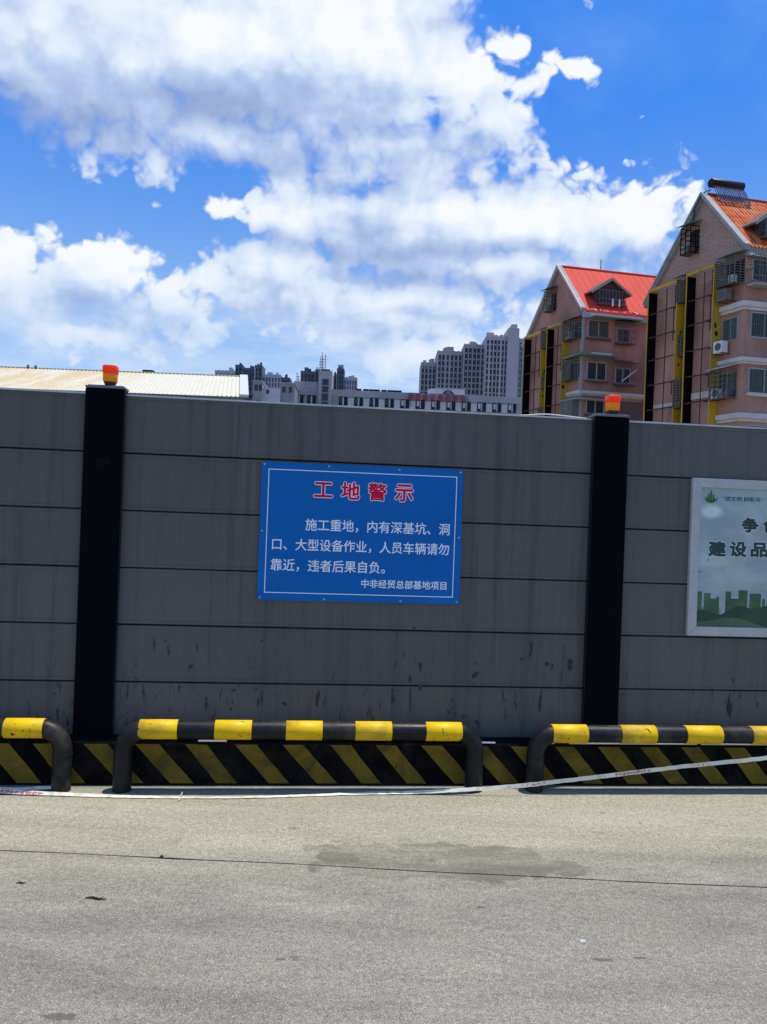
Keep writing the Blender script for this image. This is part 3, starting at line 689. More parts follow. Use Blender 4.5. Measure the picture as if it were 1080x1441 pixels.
barrier('tube barrier cut off by the left edge, only its right leg in view', -3.65, -1.736, 0.338, [(-3.44, -3.235), (-3.04, -2.835), (-2.64, -2.435), (-2.24, -2.21+0.17), (-2.039, -1.834)][:3]+[(-2.039, -1.834)], seed=1)
barrier('middle tube barrier with five yellow bands, standing whole below the blue board', -1.414, 0.560, 0.338, [(-1.330, -1.122), (-0.920, -0.717), (-0.527, -0.323), (-0.138, 0.070), (0.267, 0.475)], seed=2)
barrier('tube barrier cut off by the right edge, crossed by the white tape', 0.921, 2.90, 0.331, [(1.012, 1.222), (1.426, 1.641), (1.827, 2.050), (2.240, 2.450), (2.62, 2.78)], seed=3)

# ---- barricade tape
def tape_mat():
    m = bpy.data.materials.new('white_tape'); m.use_nodes = True; t = m.node_tree; bs = t.nodes['Principled BSDF']; b = NB(t)
    P = b.node('ShaderNodeNewGeometry').outputs['Position']
    c = b.mix(b.ramp(b.noise(P, 16, 5, 0.6), 0.45, 0.7), (0.72, 0.69, 0.54), (0.46, 0.43, 0.30))
    b.put(bs.inputs['Base Color'], c); bs.inputs['Roughness'].default_value = 0.4
    return m
TAPE = tape_mat(); TRED = mat('tape_red_print', (0.50, 0.035, 0.05), 0.5)
tp, tpb = wthing('barricade_tape', 'white barrier tape with red print, lying on the ground and rising across the right barrier', 'tape', 0, 0.30)
def catmull(P_, per):
    out = []
    for i in range(len(P_)-1):
        p0, p1, p2, p3 = P_[max(i-1, 0)], P_[i], P_[i+1], P_[min(i+2, len(P_)-1)]
        for k in range(per):
            t_ = k/per; out.append(tuple(0.5*((2*p1[j])+(-p0[j]+p2[j])*t_+(2*p0[j]-5*p1[j]+4*p2[j]-p3[j])*t_*t_+(-p0[j]+3*p1[j]-3*p2[j]+p3[j])*t_**3) for j in range(len(p1))))
    return out+[tuple(P_[-1])]
# (s, n, z, tilt from flat in degrees, half width)
ctl = [(-2.9, 0.30, 0.13, 80, .014), (-2.35, 0.285, 0.045, 70, .014), (-2.08, 0.28, 0.022, 60, .014), (-1.75, 0.30, 0.012, 40, .013), (-1.40, 0.325, 0.008, 18, .014), (-1.08, 0.338, 0.006, 10, .012), (-0.8, 0.338, 0.006, 5, .012),
       (-0.52, 0.322, 0.006, 14, .012), (-0.1, 0.288, 0.009, 22, .012), (0.25, 0.285, 0.016, 45, .012), (0.60, 0.30, 0.040, 66, .0135), (0.85, 0.305, 0.062, 80, .0150), (1.10, 0.30, 0.088, 95, .0155), (1.347, 0.30, 0.116, 84, .0150),
       (1.776, 0.30, 0.168, 92, .0150), (2.303, 0.30, 0.222, 82, .0150), (2.9, 0.30, 0.30, 90, .0150)]
ctl = [c_[:4]+(c_[4]*0.80,) for c_ in ctl]
path = catmull(ctl, 12)
def ribbon(path, off=0.0, lo=-1.0, hi=1.0, wob=0.0012):
    m = MB(); prev = None; q_ = random.Random(4)
    for k, (s_, n_, z_, a_, w_) in enumerate(path):
        a = R(a_); ds, dz = math.cos(a), math.sin(a)
        z2_ = z_+q_.uniform(-wob, wob); nx, nz = math.sin(a), math.cos(a)
        A_ = (s_, -(n_+ds*w_*lo*-1*-1+nx*off), max(z2_+dz*w_*lo*-1+nz*off, 0.0035)) if False else None
        # lower edge towards the viewer when flat, below when upright
        pt = lambda h: (s_, -(n_-ds*w_*h+nx*off), max(z2_+dz*w_*h+nz*off, 0.004+off))
        cur = (pt(lo), pt(hi))
        if prev: m.quad(prev[0], cur[0], cur[1], prev[1])
        prev = cur
    return m
m = ribbon(path); m.build('ribbon', TAPE, tp, shift=tpb, fix=False)
def tape_print(s0, s1, seed, dens=1.0):
    q_ = random.Random(seed); m = MB(); pts = [p for p in path if s0 <= p[0] <= s1]
    for p0, p1 in zip(pts, pts[1:]):
        for _ in range(int(4*dens)):
            f = q_.random(); s_ = p0[0]+(p1[0]-p0[0])*f; n_ = p0[1]+(p1[1]-p0[1])*f; z_ = p0[2]+(p1[2]-p0[2])*f; a = R(p0[3]+(p1[3]-p0[3])*f); w_ = p0[4]
            h = q_.uniform(-0.45, 0.5); L, H = (q_.uniform(.005, .014), .0028) if q_.random() < .5 else (.0034, q_.uniform(.006, .013))
            slope = (p1[2]-p0[2])/(p1[0]-p0[0])
            def pt(ds_, dh): hh = h*w_+dh; return (s_+ds_, -(n_-math.cos(a)*hh+math.sin(a)*0.0022), z_+math.sin(a)*hh+math.cos(a)*0.0022+slope*ds_)
            m.quad(pt(-L/2, -H/2), pt(L/2, -H/2), pt(L/2, H/2), pt(-L/2, H/2))
    tag(m.build('red_print', TRED, tp, shift=tpb, fix=False), kind='stuff')
tape_print(-2.6, -1.78, 5, 1.6); tape_print(1.36, 1.60, 6, 2.0); tape_print(1.84, 1.86+0.1, 7); tape_print(0.84, 0.97, 8, .6)
m = MB(); m.tube([(-1.078, -0.345, 0.004), (-1.076, -0.340, 0.014), (-1.070, -0.336, 0.034)], [0.004, 0.006, 0.003], 6); m.tube([(-1.09, -0.352, 0.008), (-1.078, -0.357, 0.009), (-1.084, -0.385, 0.006)], [0.003, 0.005, 0.002], 6)
m.build('knot', TAPE, tp, shift=tpb)
tail = catmull([(-2.10, 0.24, 0.02, 55, .009), (-1.95, 0.235, 0.014, 40, .009), (-1.80, 0.225, 0.018, 55, .008), (-1.765, 0.224, 0.022, 60, .006)], 6)
ribbon(tail, wob=0.0004).build('loose_end', TAPE, tp, shift=tpb, fix=False)

# ---- cable slung over the hoarding by the right post
cb_ = thing('cable', 'pale thin cable slung along the hoarding top beside the right post', 'cable', W(1.05, -0.07, 2.212), PSI)
m = MB(); m.tube(catmull([(-0.45, 0.0, 0.002), (-0.21, 0, 0.006), (-0.06, 0, 0.020), (0.10, 0, 0.014), (0.24, 0, 0.002), (0.30, 0, -0.02), (0.31, 0.02, -0.10)], 8), 0.0035, 8); m.build('cable_run', mat('cable_sheath', (0.62, 0.62, 0.60), 0.5), cb_)
cb2 = thing('cable', 'thin dark cable bowed over the hoarding top in front of the cream shed roof', 'cable', W(-0.98, -0.07, 2.212), PSI)
m = MB(); m.tube(catmull([(-0.34, 0.0, 0.0), (-0.20, 0, 0.012), (-0.05, 0, 0.018), (0.09, 0, 0.010), (0.22, 0, 0.0)], 8), 0.003, 6); m.build('cable_run', BLK, cb2)

# ---- litter on the ground
TWIG = mat('twig_brown', (0.035, 0.027, 0.02), 0.9); PALE = mat('pale_chip', (0.46, 0.45, 0.40), 0.8)
def twig(label, s_, n_, L, rz, r=0.004):
    t = thing('twig', label, 'twig', W(s_, n_, 0.0), PSI+rz)
    m = MB(); m.tube([(-L/2, 0, r), (-L/6, 0.004, r*1.6), (L/5, -0.003, r*1.3), (L/2, 0.004, r)], [r*.5, r, r*.9, r*.4], 7); m.build('stem', TWIG, t)
    if L > 0.05: m = MB(); m.tube([(L/8, 0, r), (L/3.2, 0.012, r*2.2)], [r*.5, r*.3], 5); m.build('side_shoot', TWIG, t)
twig('short dark twig lying on the concrete at the lower left, the longer of two', -1.243, 1.412, 0.085, R(-12))
twig('tiny dark twig lying on the concrete near the left edge', -1.577, 1.274, 0.035, R(4), 0.003)
m = MB(); m.hexa([(-.013,-.012,0),(.015,-.010,0),(.012,.012,0),(-.012,.010,0)], [(-.009,-.008,.006),(.010,-.007,.008),(.009,.008,.006),(-.008,.007,.007)])
tag(m.build('pale_stone', PALE, bevel=0.002), 'small white stone chip on the concrete, lower right of the middle', 'stone', None).location = W(0.625, 1.785, 0.0)
m = MB(); m.hexa([(-.008,-.008,0),(.009,-.007,0),(.008,.008,0),(-.008,.007,0)], [(-.006,-.005,.012),(.006,-.004,.013),(.004,.005,.012),(-.005,.004,.011)])
tag(m.build('joint_pebble', TWIG, bevel=0.001), 'dark pebble lodged in the thin joint across the concrete, left half', 'stone').location = W(-1.052, 1.045, -0.002)
q = random.Random(21); m = MB()
for k in range(900):
    s_ = q.uniform(-2.6, 2.8); n_ = 0.20+abs(q.gauss(0, 0.8)) if q.random() < .6 else q.uniform(0.2, 2.6)
    if n_ < 0.15: continue
    p = W(s_, n_); r_ = q.uniform(0.0010, 0.0030)
    vs = [(p.x+r_*math.cos(a_*2.09+q.random()), p.y+r_*math.sin(a_*2.09+q.random()), -0.0005) for a_ in range(3)]+[(p.x, p.y, r_*q.uniform(.8, 1.5))]
    m.add(vs, [(0, 1, 3), (1, 2, 3), (2, 0, 3), (0, 2, 1)], 0 if q.random() < .65 else 1)
tag(m.build('grit', [mat('dark_grit', (0.08, 0.075, 0.065), 0.9), mat('light_grit', (0.45, 0.43, 0.38), 0.9)]), 'loose grit scattered over the concrete', 'grit', kind='stuff')

# ------------------------------------------------------------------ buildings beyond the hoarding
PINK = mat('pink_render', (0.46, 0.245, 0.180), 0.9, spec=0.2, vary=0.28, vscale=0.45, col2=(0.32, 0.172, 0.130), grain=0.08, bscale=3, stretch=(1, 1, 0.5))
CREAMTRIM = mat('cream_moulding', (0.60, 0.52, 0.45), 0.7, vary=0.18, vscale=0.8)
TRIMG = mat('grey_verge', (0.34, 0.33, 0.33), 0.8, vary=0.22, vscale=1.2)
REDSHEET = mat('red_sheet_roof', (0.64, 0.070, 0.045), 0.7, vary=0.08, vscale=0.4, spec=0.15)
ORTILE = mat('orange_roof_tile', (0.60, 0.115, 0.030), 0.75, spec=0.15, vary=0.22, vscale=0.9, col2=(0.52, 0.20, 0.075), stretch=(1, 0.6, 0.6))
ORDARK = mat('tile_gap', (0.30, 0.050, 0.022), 0.8, vary=0.3, vscale=1.0)
GREENTRIM = mat('green_sheet', (0.12, 0.24, 0.17), 0.6, vary=0.2)
GLASS = mat('window_glass', (0.030, 0.040, 0.042), 0.3, vary=0.3, vscale=0.6, spec=0.35)
GLASS2 = mat('curtained_glass', (0.055, 0.085, 0.072), 0.35, vary=0.35, vscale=1.2, stretch=(3, 3, 0.2), spec=0.3)
WFRAME = mat('window_frame_metal', (0.40, 0.40, 0.40), 0.5)
CAGE = mat('cage_steel', (0.12, 0.12, 0.11), 0.6, vary=0.3, vscale=2)
RUST = mat('rusty_bar', (0.085, 0.028, 0.016), 0.85, vary=0.3, vscale=2)
YEL = mat('yellow_gantry_paint', (0.60, 0.36, 0.008), 0.6, vary=0.2, vscale=0.5, col2=(0.33, 0.23, 0.02), stretch=(1, 1, 0.4))
BLKBOARD = mat('black_gantry_board', (0.006, 0.0045, 0.007), 0.9, vary=0.3, vscale=1, spec=0.05)
DARKIN = mat('dark_interior', (0.014, 0.012, 0.012), 0.9)
ACW = mat('aircon_white', (0.66, 0.64, 0.60), 0.5, vary=0.08, vscale=3); FAN = mat('aircon_grille', (0.10, 0.09, 0.10), 0.6)
WOOD = mat('weathered_eave', (0.14, 0.075, 0.05), 0.85, vary=0.3, vscale=1.5)
CLUT = mat('clutter_brown', (0.16, 0.13, 0.11), 0.9, vary=0.5, vscale=2.5)
LEAF = mat('leaf_green', (0.05, 0.11, 0.03), 0.7, vary=0.4, vscale=3)

def brick_mat():
    m = bpy.data.materials.new('brick_facing'); m.use_nodes = True; t = m.node_tree; bs = t.nodes['Principled BSDF']; b = NB(t)
    P = b.node('ShaderNodeTexCoord').outputs['Object']
    sep = b.node('ShaderNodeSeparateXYZ'); b.put(sep.inputs[0], P)
    cb = b.node('ShaderNodeCombineXYZ'); b.put(cb.inputs[0], b.math('ADD', sep.outputs[0], sep.outputs[1])); b.put(cb.inputs[1], sep.outputs[2])
    br = b.node('ShaderNodeTexBrick'); b.put(br.inputs['Vector'], cb.outputs[0]); br.inputs['Scale'].default_value = 1.0
    br.inputs['Brick Width'].default_value = 0.42; br.inputs['Row Height'].default_value = 0.125; br.inputs['Mortar Size'].default_value = 0.016; br.inputs['Mortar Smooth'].default_value = 0.3
    br.inputs['Color1'].default_value = (0.47, 0.245, 0.18, 1); br.inputs['Color2'].default_value = (0.35, 0.19, 0.15, 1); br.inputs['Mortar'].default_value = (0.56, 0.42, 0.35, 1)
    c = b.mix(b.math('MULTIPLY', b.ramp(b.noise(P, 0.5, 5, 0.65), 0.42, 0.7), 0.45), br.outputs[0], (0.36, 0.27, 0.21))
    b.put(bs.inputs['Base Color'], c); bs.inputs['Roughness'].default_value = 0.9
    bn = b.node('ShaderNodeBump'); bn.inputs['Strength'].default_value = 0.6; bn.inputs['Distance'].default_value = 0.02; bn.invert = True
    b.put(bn.inputs['Height'], br.outputs['Fac']); b.put(bs.inputs['Normal'], bn.outputs[0])
    return m
BRICK = brick_mat()

EA, GA = R(12.0), R(20.7)
SK = (math.cos(math.pi/2+GA-EA), math.sin(math.pi/2+GA-EA))     # the gable stands a little off square
# local frame of a house: x along the front (to the right), y back along the gable, z up
def house(kind, label, ox, oy, length):
    hs_ = thing('apartment_building', label, 'building', (ox, oy, 0), EA)
    B_ = lambda m, name, mt, par=hs_, bev=0: m.build(name, mt, par, bevel=bev, skew=SK)
    A_ = kind == 'A'
    EV, RY, RZ, BY, BZ = 16.15, 3.08, 19.82, 7.35, 14.75
    brick_z = 15.0
    up = BRICK if A_ else PINK
    # walls: lower rendered storeys and the gable above
    m = MB(); m.box(0, length, 0, BY, 0, brick_z); B_(m, 'wall', PINK)
    m = MB(); m.prism([(0.0, 0.0, brick_z+.002), (0.0, BY, brick_z+.002), (0.0, BY-0.02, BZ+0.25), (0.0, RY, RZ-0.1), (0.0, 0.0, EV-0.15)], (length, 0, 0)); B_(m, 'gable_wall', up)
    # roof slopes
    th = 0.16; x0 = 0.10; x1 = length+0.2
    ey, ez = -0.20, EV-0.20*(RZ-EV)/RY
    m = MB(); m.prism([(x0, ey, ez), (x0, RY, RZ), (x0, RY, RZ+th), (x0, ey, ez+th)], (x1-x0, 0, 0)); rf = B_(m, 'roof_slope', ORTILE if A_ else REDSHEET)
    by2, bz2 = BY+0.25, BZ-0.05
    m = MB(); m.prism([(x0, RY+.003, RZ), (x0, by2, bz2), (x0, by2, bz2+th), (x0, RY+.003, RZ+th)], (x1-x0, 0, 0)); B_(m, 'roof_slope', ORTILE if A_ else REDSHEET)
    q = random.Random(5 if A_ else 6)
    m = MB(); n_ = int((x1-x0)/(0.225 if A_ else 0.55)); st = (x1-x0)/n_
    for k in range(n_+1):
        xx = x0+0.03+k*st; r_ = 0.055 if A_ else 0.02
        segs = 9 if A_ else 2
        for j in range(segs):
            f0, f1 = j/segs, (j+1)/segs-(0.004 if A_ else 0)
            y0_, y1_ = ey+(RY-ey)*f0, ey+(RY-ey)*f1; z0_, z1_ = ez+(RZ-ez)*f0+th, ez+(RZ-ez)*f1+th
            w_ = r_*q.uniform(.9, 1.1)
            m.hexa([(xx-w_, y0_, z0_-.01), (xx+w_, y0_, z0_-.01), (xx+w_, y1_, z1_-.01), (xx-w_, y1_, z1_-.01)], [(xx-w_*.5, y0_, z0_+r_*1.1), (xx+w_*.5, y0_, z0_+r_*1.1), (xx+w_*.5, y1_, z1_+r_*(0.7 if A_ else 1.1)), (xx-w_*.5, y1_, z1_+r_*(0.7 if A_ else 1.1))], 0 if q.random() < .8 else 1)
    o = B_(m, 'tile_rolls' if A_ else 'sheet_ribs', [ORTILE, ORDARK] if A_ else [REDSHEET, REDSHEET]); tag(o, kind='stuff')
    m = MB(); m.tube([(x0, RY, RZ+th+0.02), (x1, RY, RZ+th+0.02)], 0.09, 8); B_(m, 'ridge', ORDARK if A_ else REDSHEET)
    rz_0 = lambda y: ez+th+(y-ey)*(RZ-ez)/(RY-ey)
    # verge mouldings up both gable slopes
    def verge(ya, za, yb, zb, nm='verge'):
        m = MB(); m.prism([(-0.22, ya, za-0.02), (-0.22, yb, zb-0.02), (-0.22, yb, zb+0.30), (-0.22, ya, za+0.30)], (0.315, 0, 0)); B_(m, nm, TRIMG)
        m = MB(); m.prism([(-0.30, ya, za+0.14), (-0.30, yb, zb+0.14), (-0.30, yb, zb+0.34), (-0.30, ya, za+0.34)], (0.078, 0, 0)); B_(m, nm, CREAMTRIM if not A_ else TRIMG)
    verge(-0.16, EV-0.24, RY-0.005, RZ-0.06); verge(RY+0.005, RZ-0.06, by2, bz2-0.02)
    # eave: fascia, gutter
    if A_:
        m = MB()
        n2 = int(length/0.16)
        for k in range(n2): m.box(0.02+k*0.16, 0.02+k*0.16+0.10, -0.30, -0.24, 15.66, 15.92)
        tag(B_(m, 'eave_sheet', mat('grey_green_sheet', (0.22, 0.27, 0.25), 0.6, vary=0.2)), kind='stuff')
        m = MB(); m.box(0.0, length, -0.235, -0.002, 15.62, 15.86); B_(m, 'soffit', TRIMG)
        m = MB(); m.box(-0.05, length, -0.38, -0.305, 15.56, 15.66); B_(m, 'gutter', mat('white_gutter', (0.70, 0.72, 0.70), 0.5))
    else:
        m = MB(); m.box(-0.1, length, -0.24, -0.002, 15.55, 15.89); B_(m, 'fascia', mat('grey_fascia', (0.36, 0.37, 0.37), 0.7, vary=0.2, vscale=1))
        m = MB(); m.box(0.40, 4.05, -0.70, -0.245, 15.62, 15.73); B_(m, 'awning', [mat('pale_awning', (0.55, 0.60, 0.56), 0.6, vary=0.2)])
        m = MB(); m.box(0.40, 4.05, -0.69, -0.25, 15.54, 15.615); B_(m, 'awning_edge', [GREENTRIM])
        # slipped tiles and rubbish lying in the gutter
        m = MB()
        for k in range(46):
            xx = q.uniform(0.2, 5.2); w_ = q.uniform(.05, .16); yy = q.uniform(-0.20, -0.14); zr = rz_0(yy); m.hexa([(xx, yy, zr-.05), (xx+w_, yy, zr-.05), (xx+w_, yy+.12, zr), (xx, yy+.12, zr)], [(xx+.02, yy, zr+q.uniform(.0, .1)), (xx+w_, yy, zr+q.uniform(.0, .1)), (xx+w_, yy+.1, zr+.12), (xx, yy+.1, zr+.13)], q.choice((0, 1, 2, 2)))
        tag(B_(m, 'gutter_rubble', [WOOD, CREAMTRIM, ORDARK]), kind='stuff')
    # dormer on the front slope
    slope = (RZ-ez)/(RY-ey)
    def rz_(y): return ez+th+(y-ey)*slope
    dx0, dx1, dzb, dzt = (0.95, 2.95, 16.70, 18.40) if A_ else (1.00, 3.30, 16.60, 18.45)
    yf = 0.38; dxm = (dx0+dx1)/2; dz_e = 17.62
    m = MB(); m.prism([(dx0+.1, yf, rz_(yf)-.2), (dx1-.1, yf, rz_(yf)-.2), (dx1-.1, yf, dz_e), (dxm, yf, dzt-.08), (dx0+.1, yf, dz_e)], (0, 1.5, 0)); dm = B_(m, 'dormer', mat('dormer_shade', (0.075, 0.055, 0.048), 0.9, vary=0.4, vscale=2))  # dark brown face puts the shade of the recessed interior into its colour
    for sgn, xe in ((-1, dx0-0.38), (1, dx1+0.38)):
        m = MB(); ye = 2.0; zz = dz_e-0.22
        m.prism([(xe, yf-0.32, zz), (dxm, yf-0.32, dzt), (dxm, yf-0.32, dzt+.12), (xe, yf-0.32, zz+.12)], (0, ye-yf, 0)); m.build('dormer_roof', [mat('dormer_tile', (0.13, 0.060, 0.040), 0.85, vary=0.4, vscale=2, col2=(0.20, 0.13, 0.10))], dm, skew=SK)
        m = MB(); m.prism([(xe, yf-0.36, zz-.06), (dxm, yf-0.36, dzt-.08), (dxm, yf-0.36, dzt+.05), (xe, yf-0.36, zz+.08)], (0, 0.035, 0)); m.build('dormer_verge', [TRIMG], dm, skew=SK)
    m = MB(); m.box(dx0+.35, dx1-.35, yf-0.03, yf-0.004, dzb+.15, dz_e+.02); m.build('dormer_window', [GLASS], dm, skew=SK)
    m = MB()
    for k in range(9): xx = dx0+.15+(dx1-dx0-.3)*k/8; m.box(xx-.015, xx+.015, yf-0.42, yf-0.39, dzb+.1, dz_e)
    for zz in (dzb+.1, dzb+.42, dz_e-.02): m.box(dx0+.15, dx1-.15, yf-0.41, yf-0.385, zz, zz+.035)
    for xx in (dx0+.15, dx1-.15):
        for zz in (dzb+.1, dzb+.42, dz_e-.02): m.box(xx-.015, xx+.015, yf-0.40, yf, zz, zz+.03)
    tag(m.build('dormer_cage', [CAGE], dm, skew=SK), kind='stuff')
    m = MB(); m.box(dx0+.1, dx1-.1, yf-0.42, yf-.02, dzb+.02, dzb+.09); m.build('dormer_ledge', [WOOD], dm, skew=SK)
    # helpers for windows and cages -------------------------------------------------
    def fwindow(xa, xb, za, zb, glass=GLASS, mull=1, bars=False, sill=True):
        fr = MB()
        w_ = 0.06; y0_, y1_ = -0.05, -0.001
        fr.box(xa-w_, xb+w_, y0_, y1_, zb, zb+w_); fr.box(xa-w_, xb+w_, y0_, y1_, za-w_, za); fr.box(xa-w_, xa, y0_, y1_, za, zb); fr.box(xb, xb+w_, y0_, y1_, za, zb)
        for k in range(mull): xx = xa+(xb-xa)*(k+1)/(mull+1); fr.box(xx-.035, xx+.035, y0_, y1_, za, zb)
        fo = fr.build('window', [WFRAME], hs_, skew=SK)
        m = MB(); m.box(xa+.002, xb-.002, -0.018, -0.002, za+.002, zb-.002); m.build('pane', [glass], fo, skew=SK)
        if sill: m = MB(); m.box(xa-.18, xb+.18, -0.16, -0.0015, za-.22, za-.065); m.build('sill', [CREAMTRIM if A_ else WOOD], fo, skew=SK)
        if bars:
            m = MB()
            nb = int((xb-xa)/0.13)
            for k in range(nb+1): xx = xa+(xb-xa)*k/nb; m.box(xx-.012, xx+.012, -.085, -.062, za, zb)
            for zz in (za+.05, (za+zb)/2, zb-.05): m.box(xa, xb, -.10, -.086, zz-.012, zz+.012)
            tag(m.build('window_bars', [CAGE], fo, skew=SK), kind='stuff')
    def gwindow(ya, yb, za, zb, glass=GLASS2):
        fr = MB(); w_ = 0.05; a_, b__ = -0.05, -0.001
        fr.box(a_, b__, ya-w_, yb+w_, zb, zb+w_); fr.box(a_, b__, ya-w_, yb+w_, za-w_, za); fr.box(a_, b__, ya-w_, ya, za, zb); fr.box(a_, b__, yb, yb+w_, za, zb)
        fr.box(a_, b__, (ya+yb)/2-.03, (ya+yb)/2+.03, za, zb)
        fo = fr.build('window', [WFRAME], hs_, skew=SK)
        m = MB(); m.box(-0.018, -0.002, ya+.002, yb-.002, za+.002, zb-.002); m.build('pane', [glass], fo, skew=SK)
        m = MB()
        for k in range(5): yy = ya+(yb-ya)*k/4; m.box(-.085, -.062, yy-.012, yy+.012, za, zb)
        for k in range(4): zz = za+(zb-za)*k/3; m.box(-.10, -.086, ya, yb, zz-.012, zz+.012)
        tag(m.build('window_bars', [CAGE], fo, skew=SK), kind='stuff')
    def gcage(ya, yb, za, zb, dep=0.6, dense=0.17, roof=GREENTRIM, back=GLASS2, junk=3, seed=1, col=CAGE):
        """steel burglar cage standing off the gable"""
        q_ = random.Random(seed)
        m = MB(); m.box(-0.03, -0.001, ya+.05, yb-.05, za+.12, zb-.12); w_ = m.build('window', [back], hs_, skew=SK)
        m = MB(); X = -dep
        nn = max(2, int((yb-ya)/0.28)); nz = max(3, int((zb-za)/dense))
        for k in range(nn+1): yy = ya+(yb-ya)*k/nn; m.box(X-.018, X+.018, yy-.018, yy+.018, za, zb)
        for k in range(nz+1): zz = za+(zb-za)*k/nz; m.box(X-.045, X-.020, ya, yb, zz-.015, zz+.015)
        for yy in (ya, yb):
            for k in range(nz+1): zz = za+(zb-za)*k/nz; m.box(X+.02, 0, yy-.013, yy+.013, zz-.013, zz+.013)
            m.box(X/2-.015, X/2+.015, yy-.028, yy-.014, za, zb)
        for zz in (za, zb):
            m.box(X, 0, ya, ya+.03, zz-.03, zz-.016); m.box(X, 0, yb-.03, yb, zz-.03, zz-.016)
        c_ = m.build('window_cage', [col], hs_, skew=SK); tag(c_, kind='stuff')
        m = MB(); m.box(X, -.035, ya+.02, yb-.02, za+.020, za+.05); m.build('cage_floor', [WOOD], c_, skew=SK)
        if roof: m = MB(); m.prism([(X-.22, ya-.1, zb+.05), (-.0, ya-.1, zb+.32), (-.0, ya-.1, zb+.36), (X-.22, ya-.1, zb+.09)], (0, yb-ya+.2, 0)); m.build('cage_canopy', [roof], c_, skew=SK)
        for k in range(junk):
            yy = ya+.1+(yb-ya-.45)*q_.random(); h = q_.uniform(.2, .55); dd = q_.uniform(.12, .3)
            m = MB(); m.box(X+.06+.12*k/junk, X+.06+.12*k/junk+dd, yy, yy+q_.uniform(.15, .35), za+.052, za+.052+h); m.build('stored_item', [q_.choice((CLUT, WOOD, ACW, LEAF, GREENTRIM))], c_, bevel=.02, skew=SK)
    def aircon(x0_, y0_, z0_, w_=0.60, d_=0.38, h_=0.62, grey=False):
        m = MB(); m.box(x0_, x0_+d_, y0_, y0_+w_, z0_, z0_+h_); ac = m.build('air_conditioner', [CLUT if grey else ACW], hs_, bevel=.02, skew=SK)
        m = MB(); cy, cz = y0_+w_*.42, z0_+h_*.5
        for r_ in (.08, .14, .20): m.tube([(x0_-.008, cy+r_*math.cos(a*math.pi/8), cz+r_*math.sin(a*math.pi/8)) for a in range(17)], .012, 5)
        m.tube([(x0_-.012, cy, cz), (x0_-.002, cy, cz)], .19, 18)
        tag(m.build('fan_grille', [FAN], ac, skew=SK), kind='stuff')
        m = MB(); m.box(x0_, 0, y0_+.02, y0_+.06, z0_-.05, z0_-.01); m.box(x0_, 0, y0_+w_-.06, y0_+w_-.02, z0_-.05, z0_-.01); tag(m.build('bracket', [RUST], ac, skew=SK), kind='stuff')
    # billboard gantries on the gable
    def gantry(ya, yb, ztop, dep=0.56, seed=3):
        q_ = random.Random(seed); zb_ = 3.0
        m = MB(); m.box(-dep, -0.004, ya-.04, ya, zb_, ztop); m.build('gantry_side', [YEL], hs_, skew=SK)
        m = MB(); m.box(-dep+.03, -.004, ya+.003, ya+.03, zb_, ztop-.16); m.build('gantry_lining', [BLKBOARD], hs_, skew=SK)
        m = MB(); m.box(-dep, -0.004, yb, yb+.04, zb_, ztop); m.build('gantry_side', [YEL], hs_, skew=SK)
        m = MB(); m.box(-dep+.03, -.004, yb-.03, yb-.003, zb_, ztop-.16); m.build('gantry_lining', [BLKBOARD], hs_, skew=SK)
        m = MB(); m.box(-dep-.012, -dep+.06, ya-.04, yb+.05, ztop-.15, ztop+.03); m.build('gantry_top', [YEL], hs_, skew=SK)
        m = MB(); m.box(-dep-.010, -dep+.025, yb-.01, yb+.06, zb_, ztop-.155); m.build('gantry_edge', [YEL], hs_, skew=SK)
        m = MB(); m.box(-dep-.010, -dep+.025, ya-.07, ya-.045, zb_, ztop-.155); m.build('gantry_edge', [YEL], hs_, skew=SK)
        hb = [14.05, 12.65, 11.2, 9.75, 8.3, 6.9]
        for z_ in hb:
            m = MB(); m.bar((-dep+.12, ya+.035, z_+q_.uniform(-.05, .05)), (-dep+.12, yb-.035, z_+q_.uniform(-.05, .05)), .055); m.build('cross_bar', [RUST], hs_, skew=SK)
            if q_.random() < .7: m = MB(); m.bar((-dep+.12, ya+.5, z_-.02), (-.01, ya+.5, z_-.02), .05); m.build('strut', [RUST], hs_, skew=SK)
        for yy, z0_, z1_ in ((ya+(yb-ya)*.42, zb_, ztop-.2), (ya+(yb-ya)*.12, 14.1, ztop-.2), (ya+(yb-ya)*.16, 12.1, 14.0), (ya+(yb-ya)*.14, 9.0, 9.75)):
            m = MB(); m.bar((-dep+.17, yy, z0_), (-dep+.17, yy, z1_), .05); m.build('upright_bar', [RUST], hs_, skew=SK)
        # worn patches of pasted bills on the yellow return
        for k in range(3):
            m = MB(); z_ = (12.3, 11.7, 10.9)[k]+q_.uniform(-.3, .3); x_ = -dep*q_.uniform(.35, .7); r_ = q_.uniform(.05, .11)
            m.poly([(x_+r_*math.cos(a*1.05)*q_.uniform(.6, 1.2), ya-.0435, z_+r_*2*math.sin(a*1.05)*q_.uniform(.6, 1.2)) for a in range(6)]); m.build('torn_patch', [DARKIN], hs_, skew=SK)
    gantry(1.58, 3.56, 15.60, .55, 3); gantry(4.33, 6.72, 15.48, .57, 4)
    gcage(3.74, 4.27, 14.15, 15.45, .60, .14, WOOD, GLASS, 0, 3); gcage(3.74, 4.27, 8.15, 9.75, .60, .14, None, GLASS2, 1, 4); gcage(3.74, 4.27, 11.1, 12.3, .40, .14, None, GLASS, 0, 4)
    gcage(3.35, 4.10, 16.80, 18.30, .60, .30, GREENTRIM if A_ else WOOD, DARKIN, 3, 5, BLKBOARD if A_ else CAGE)
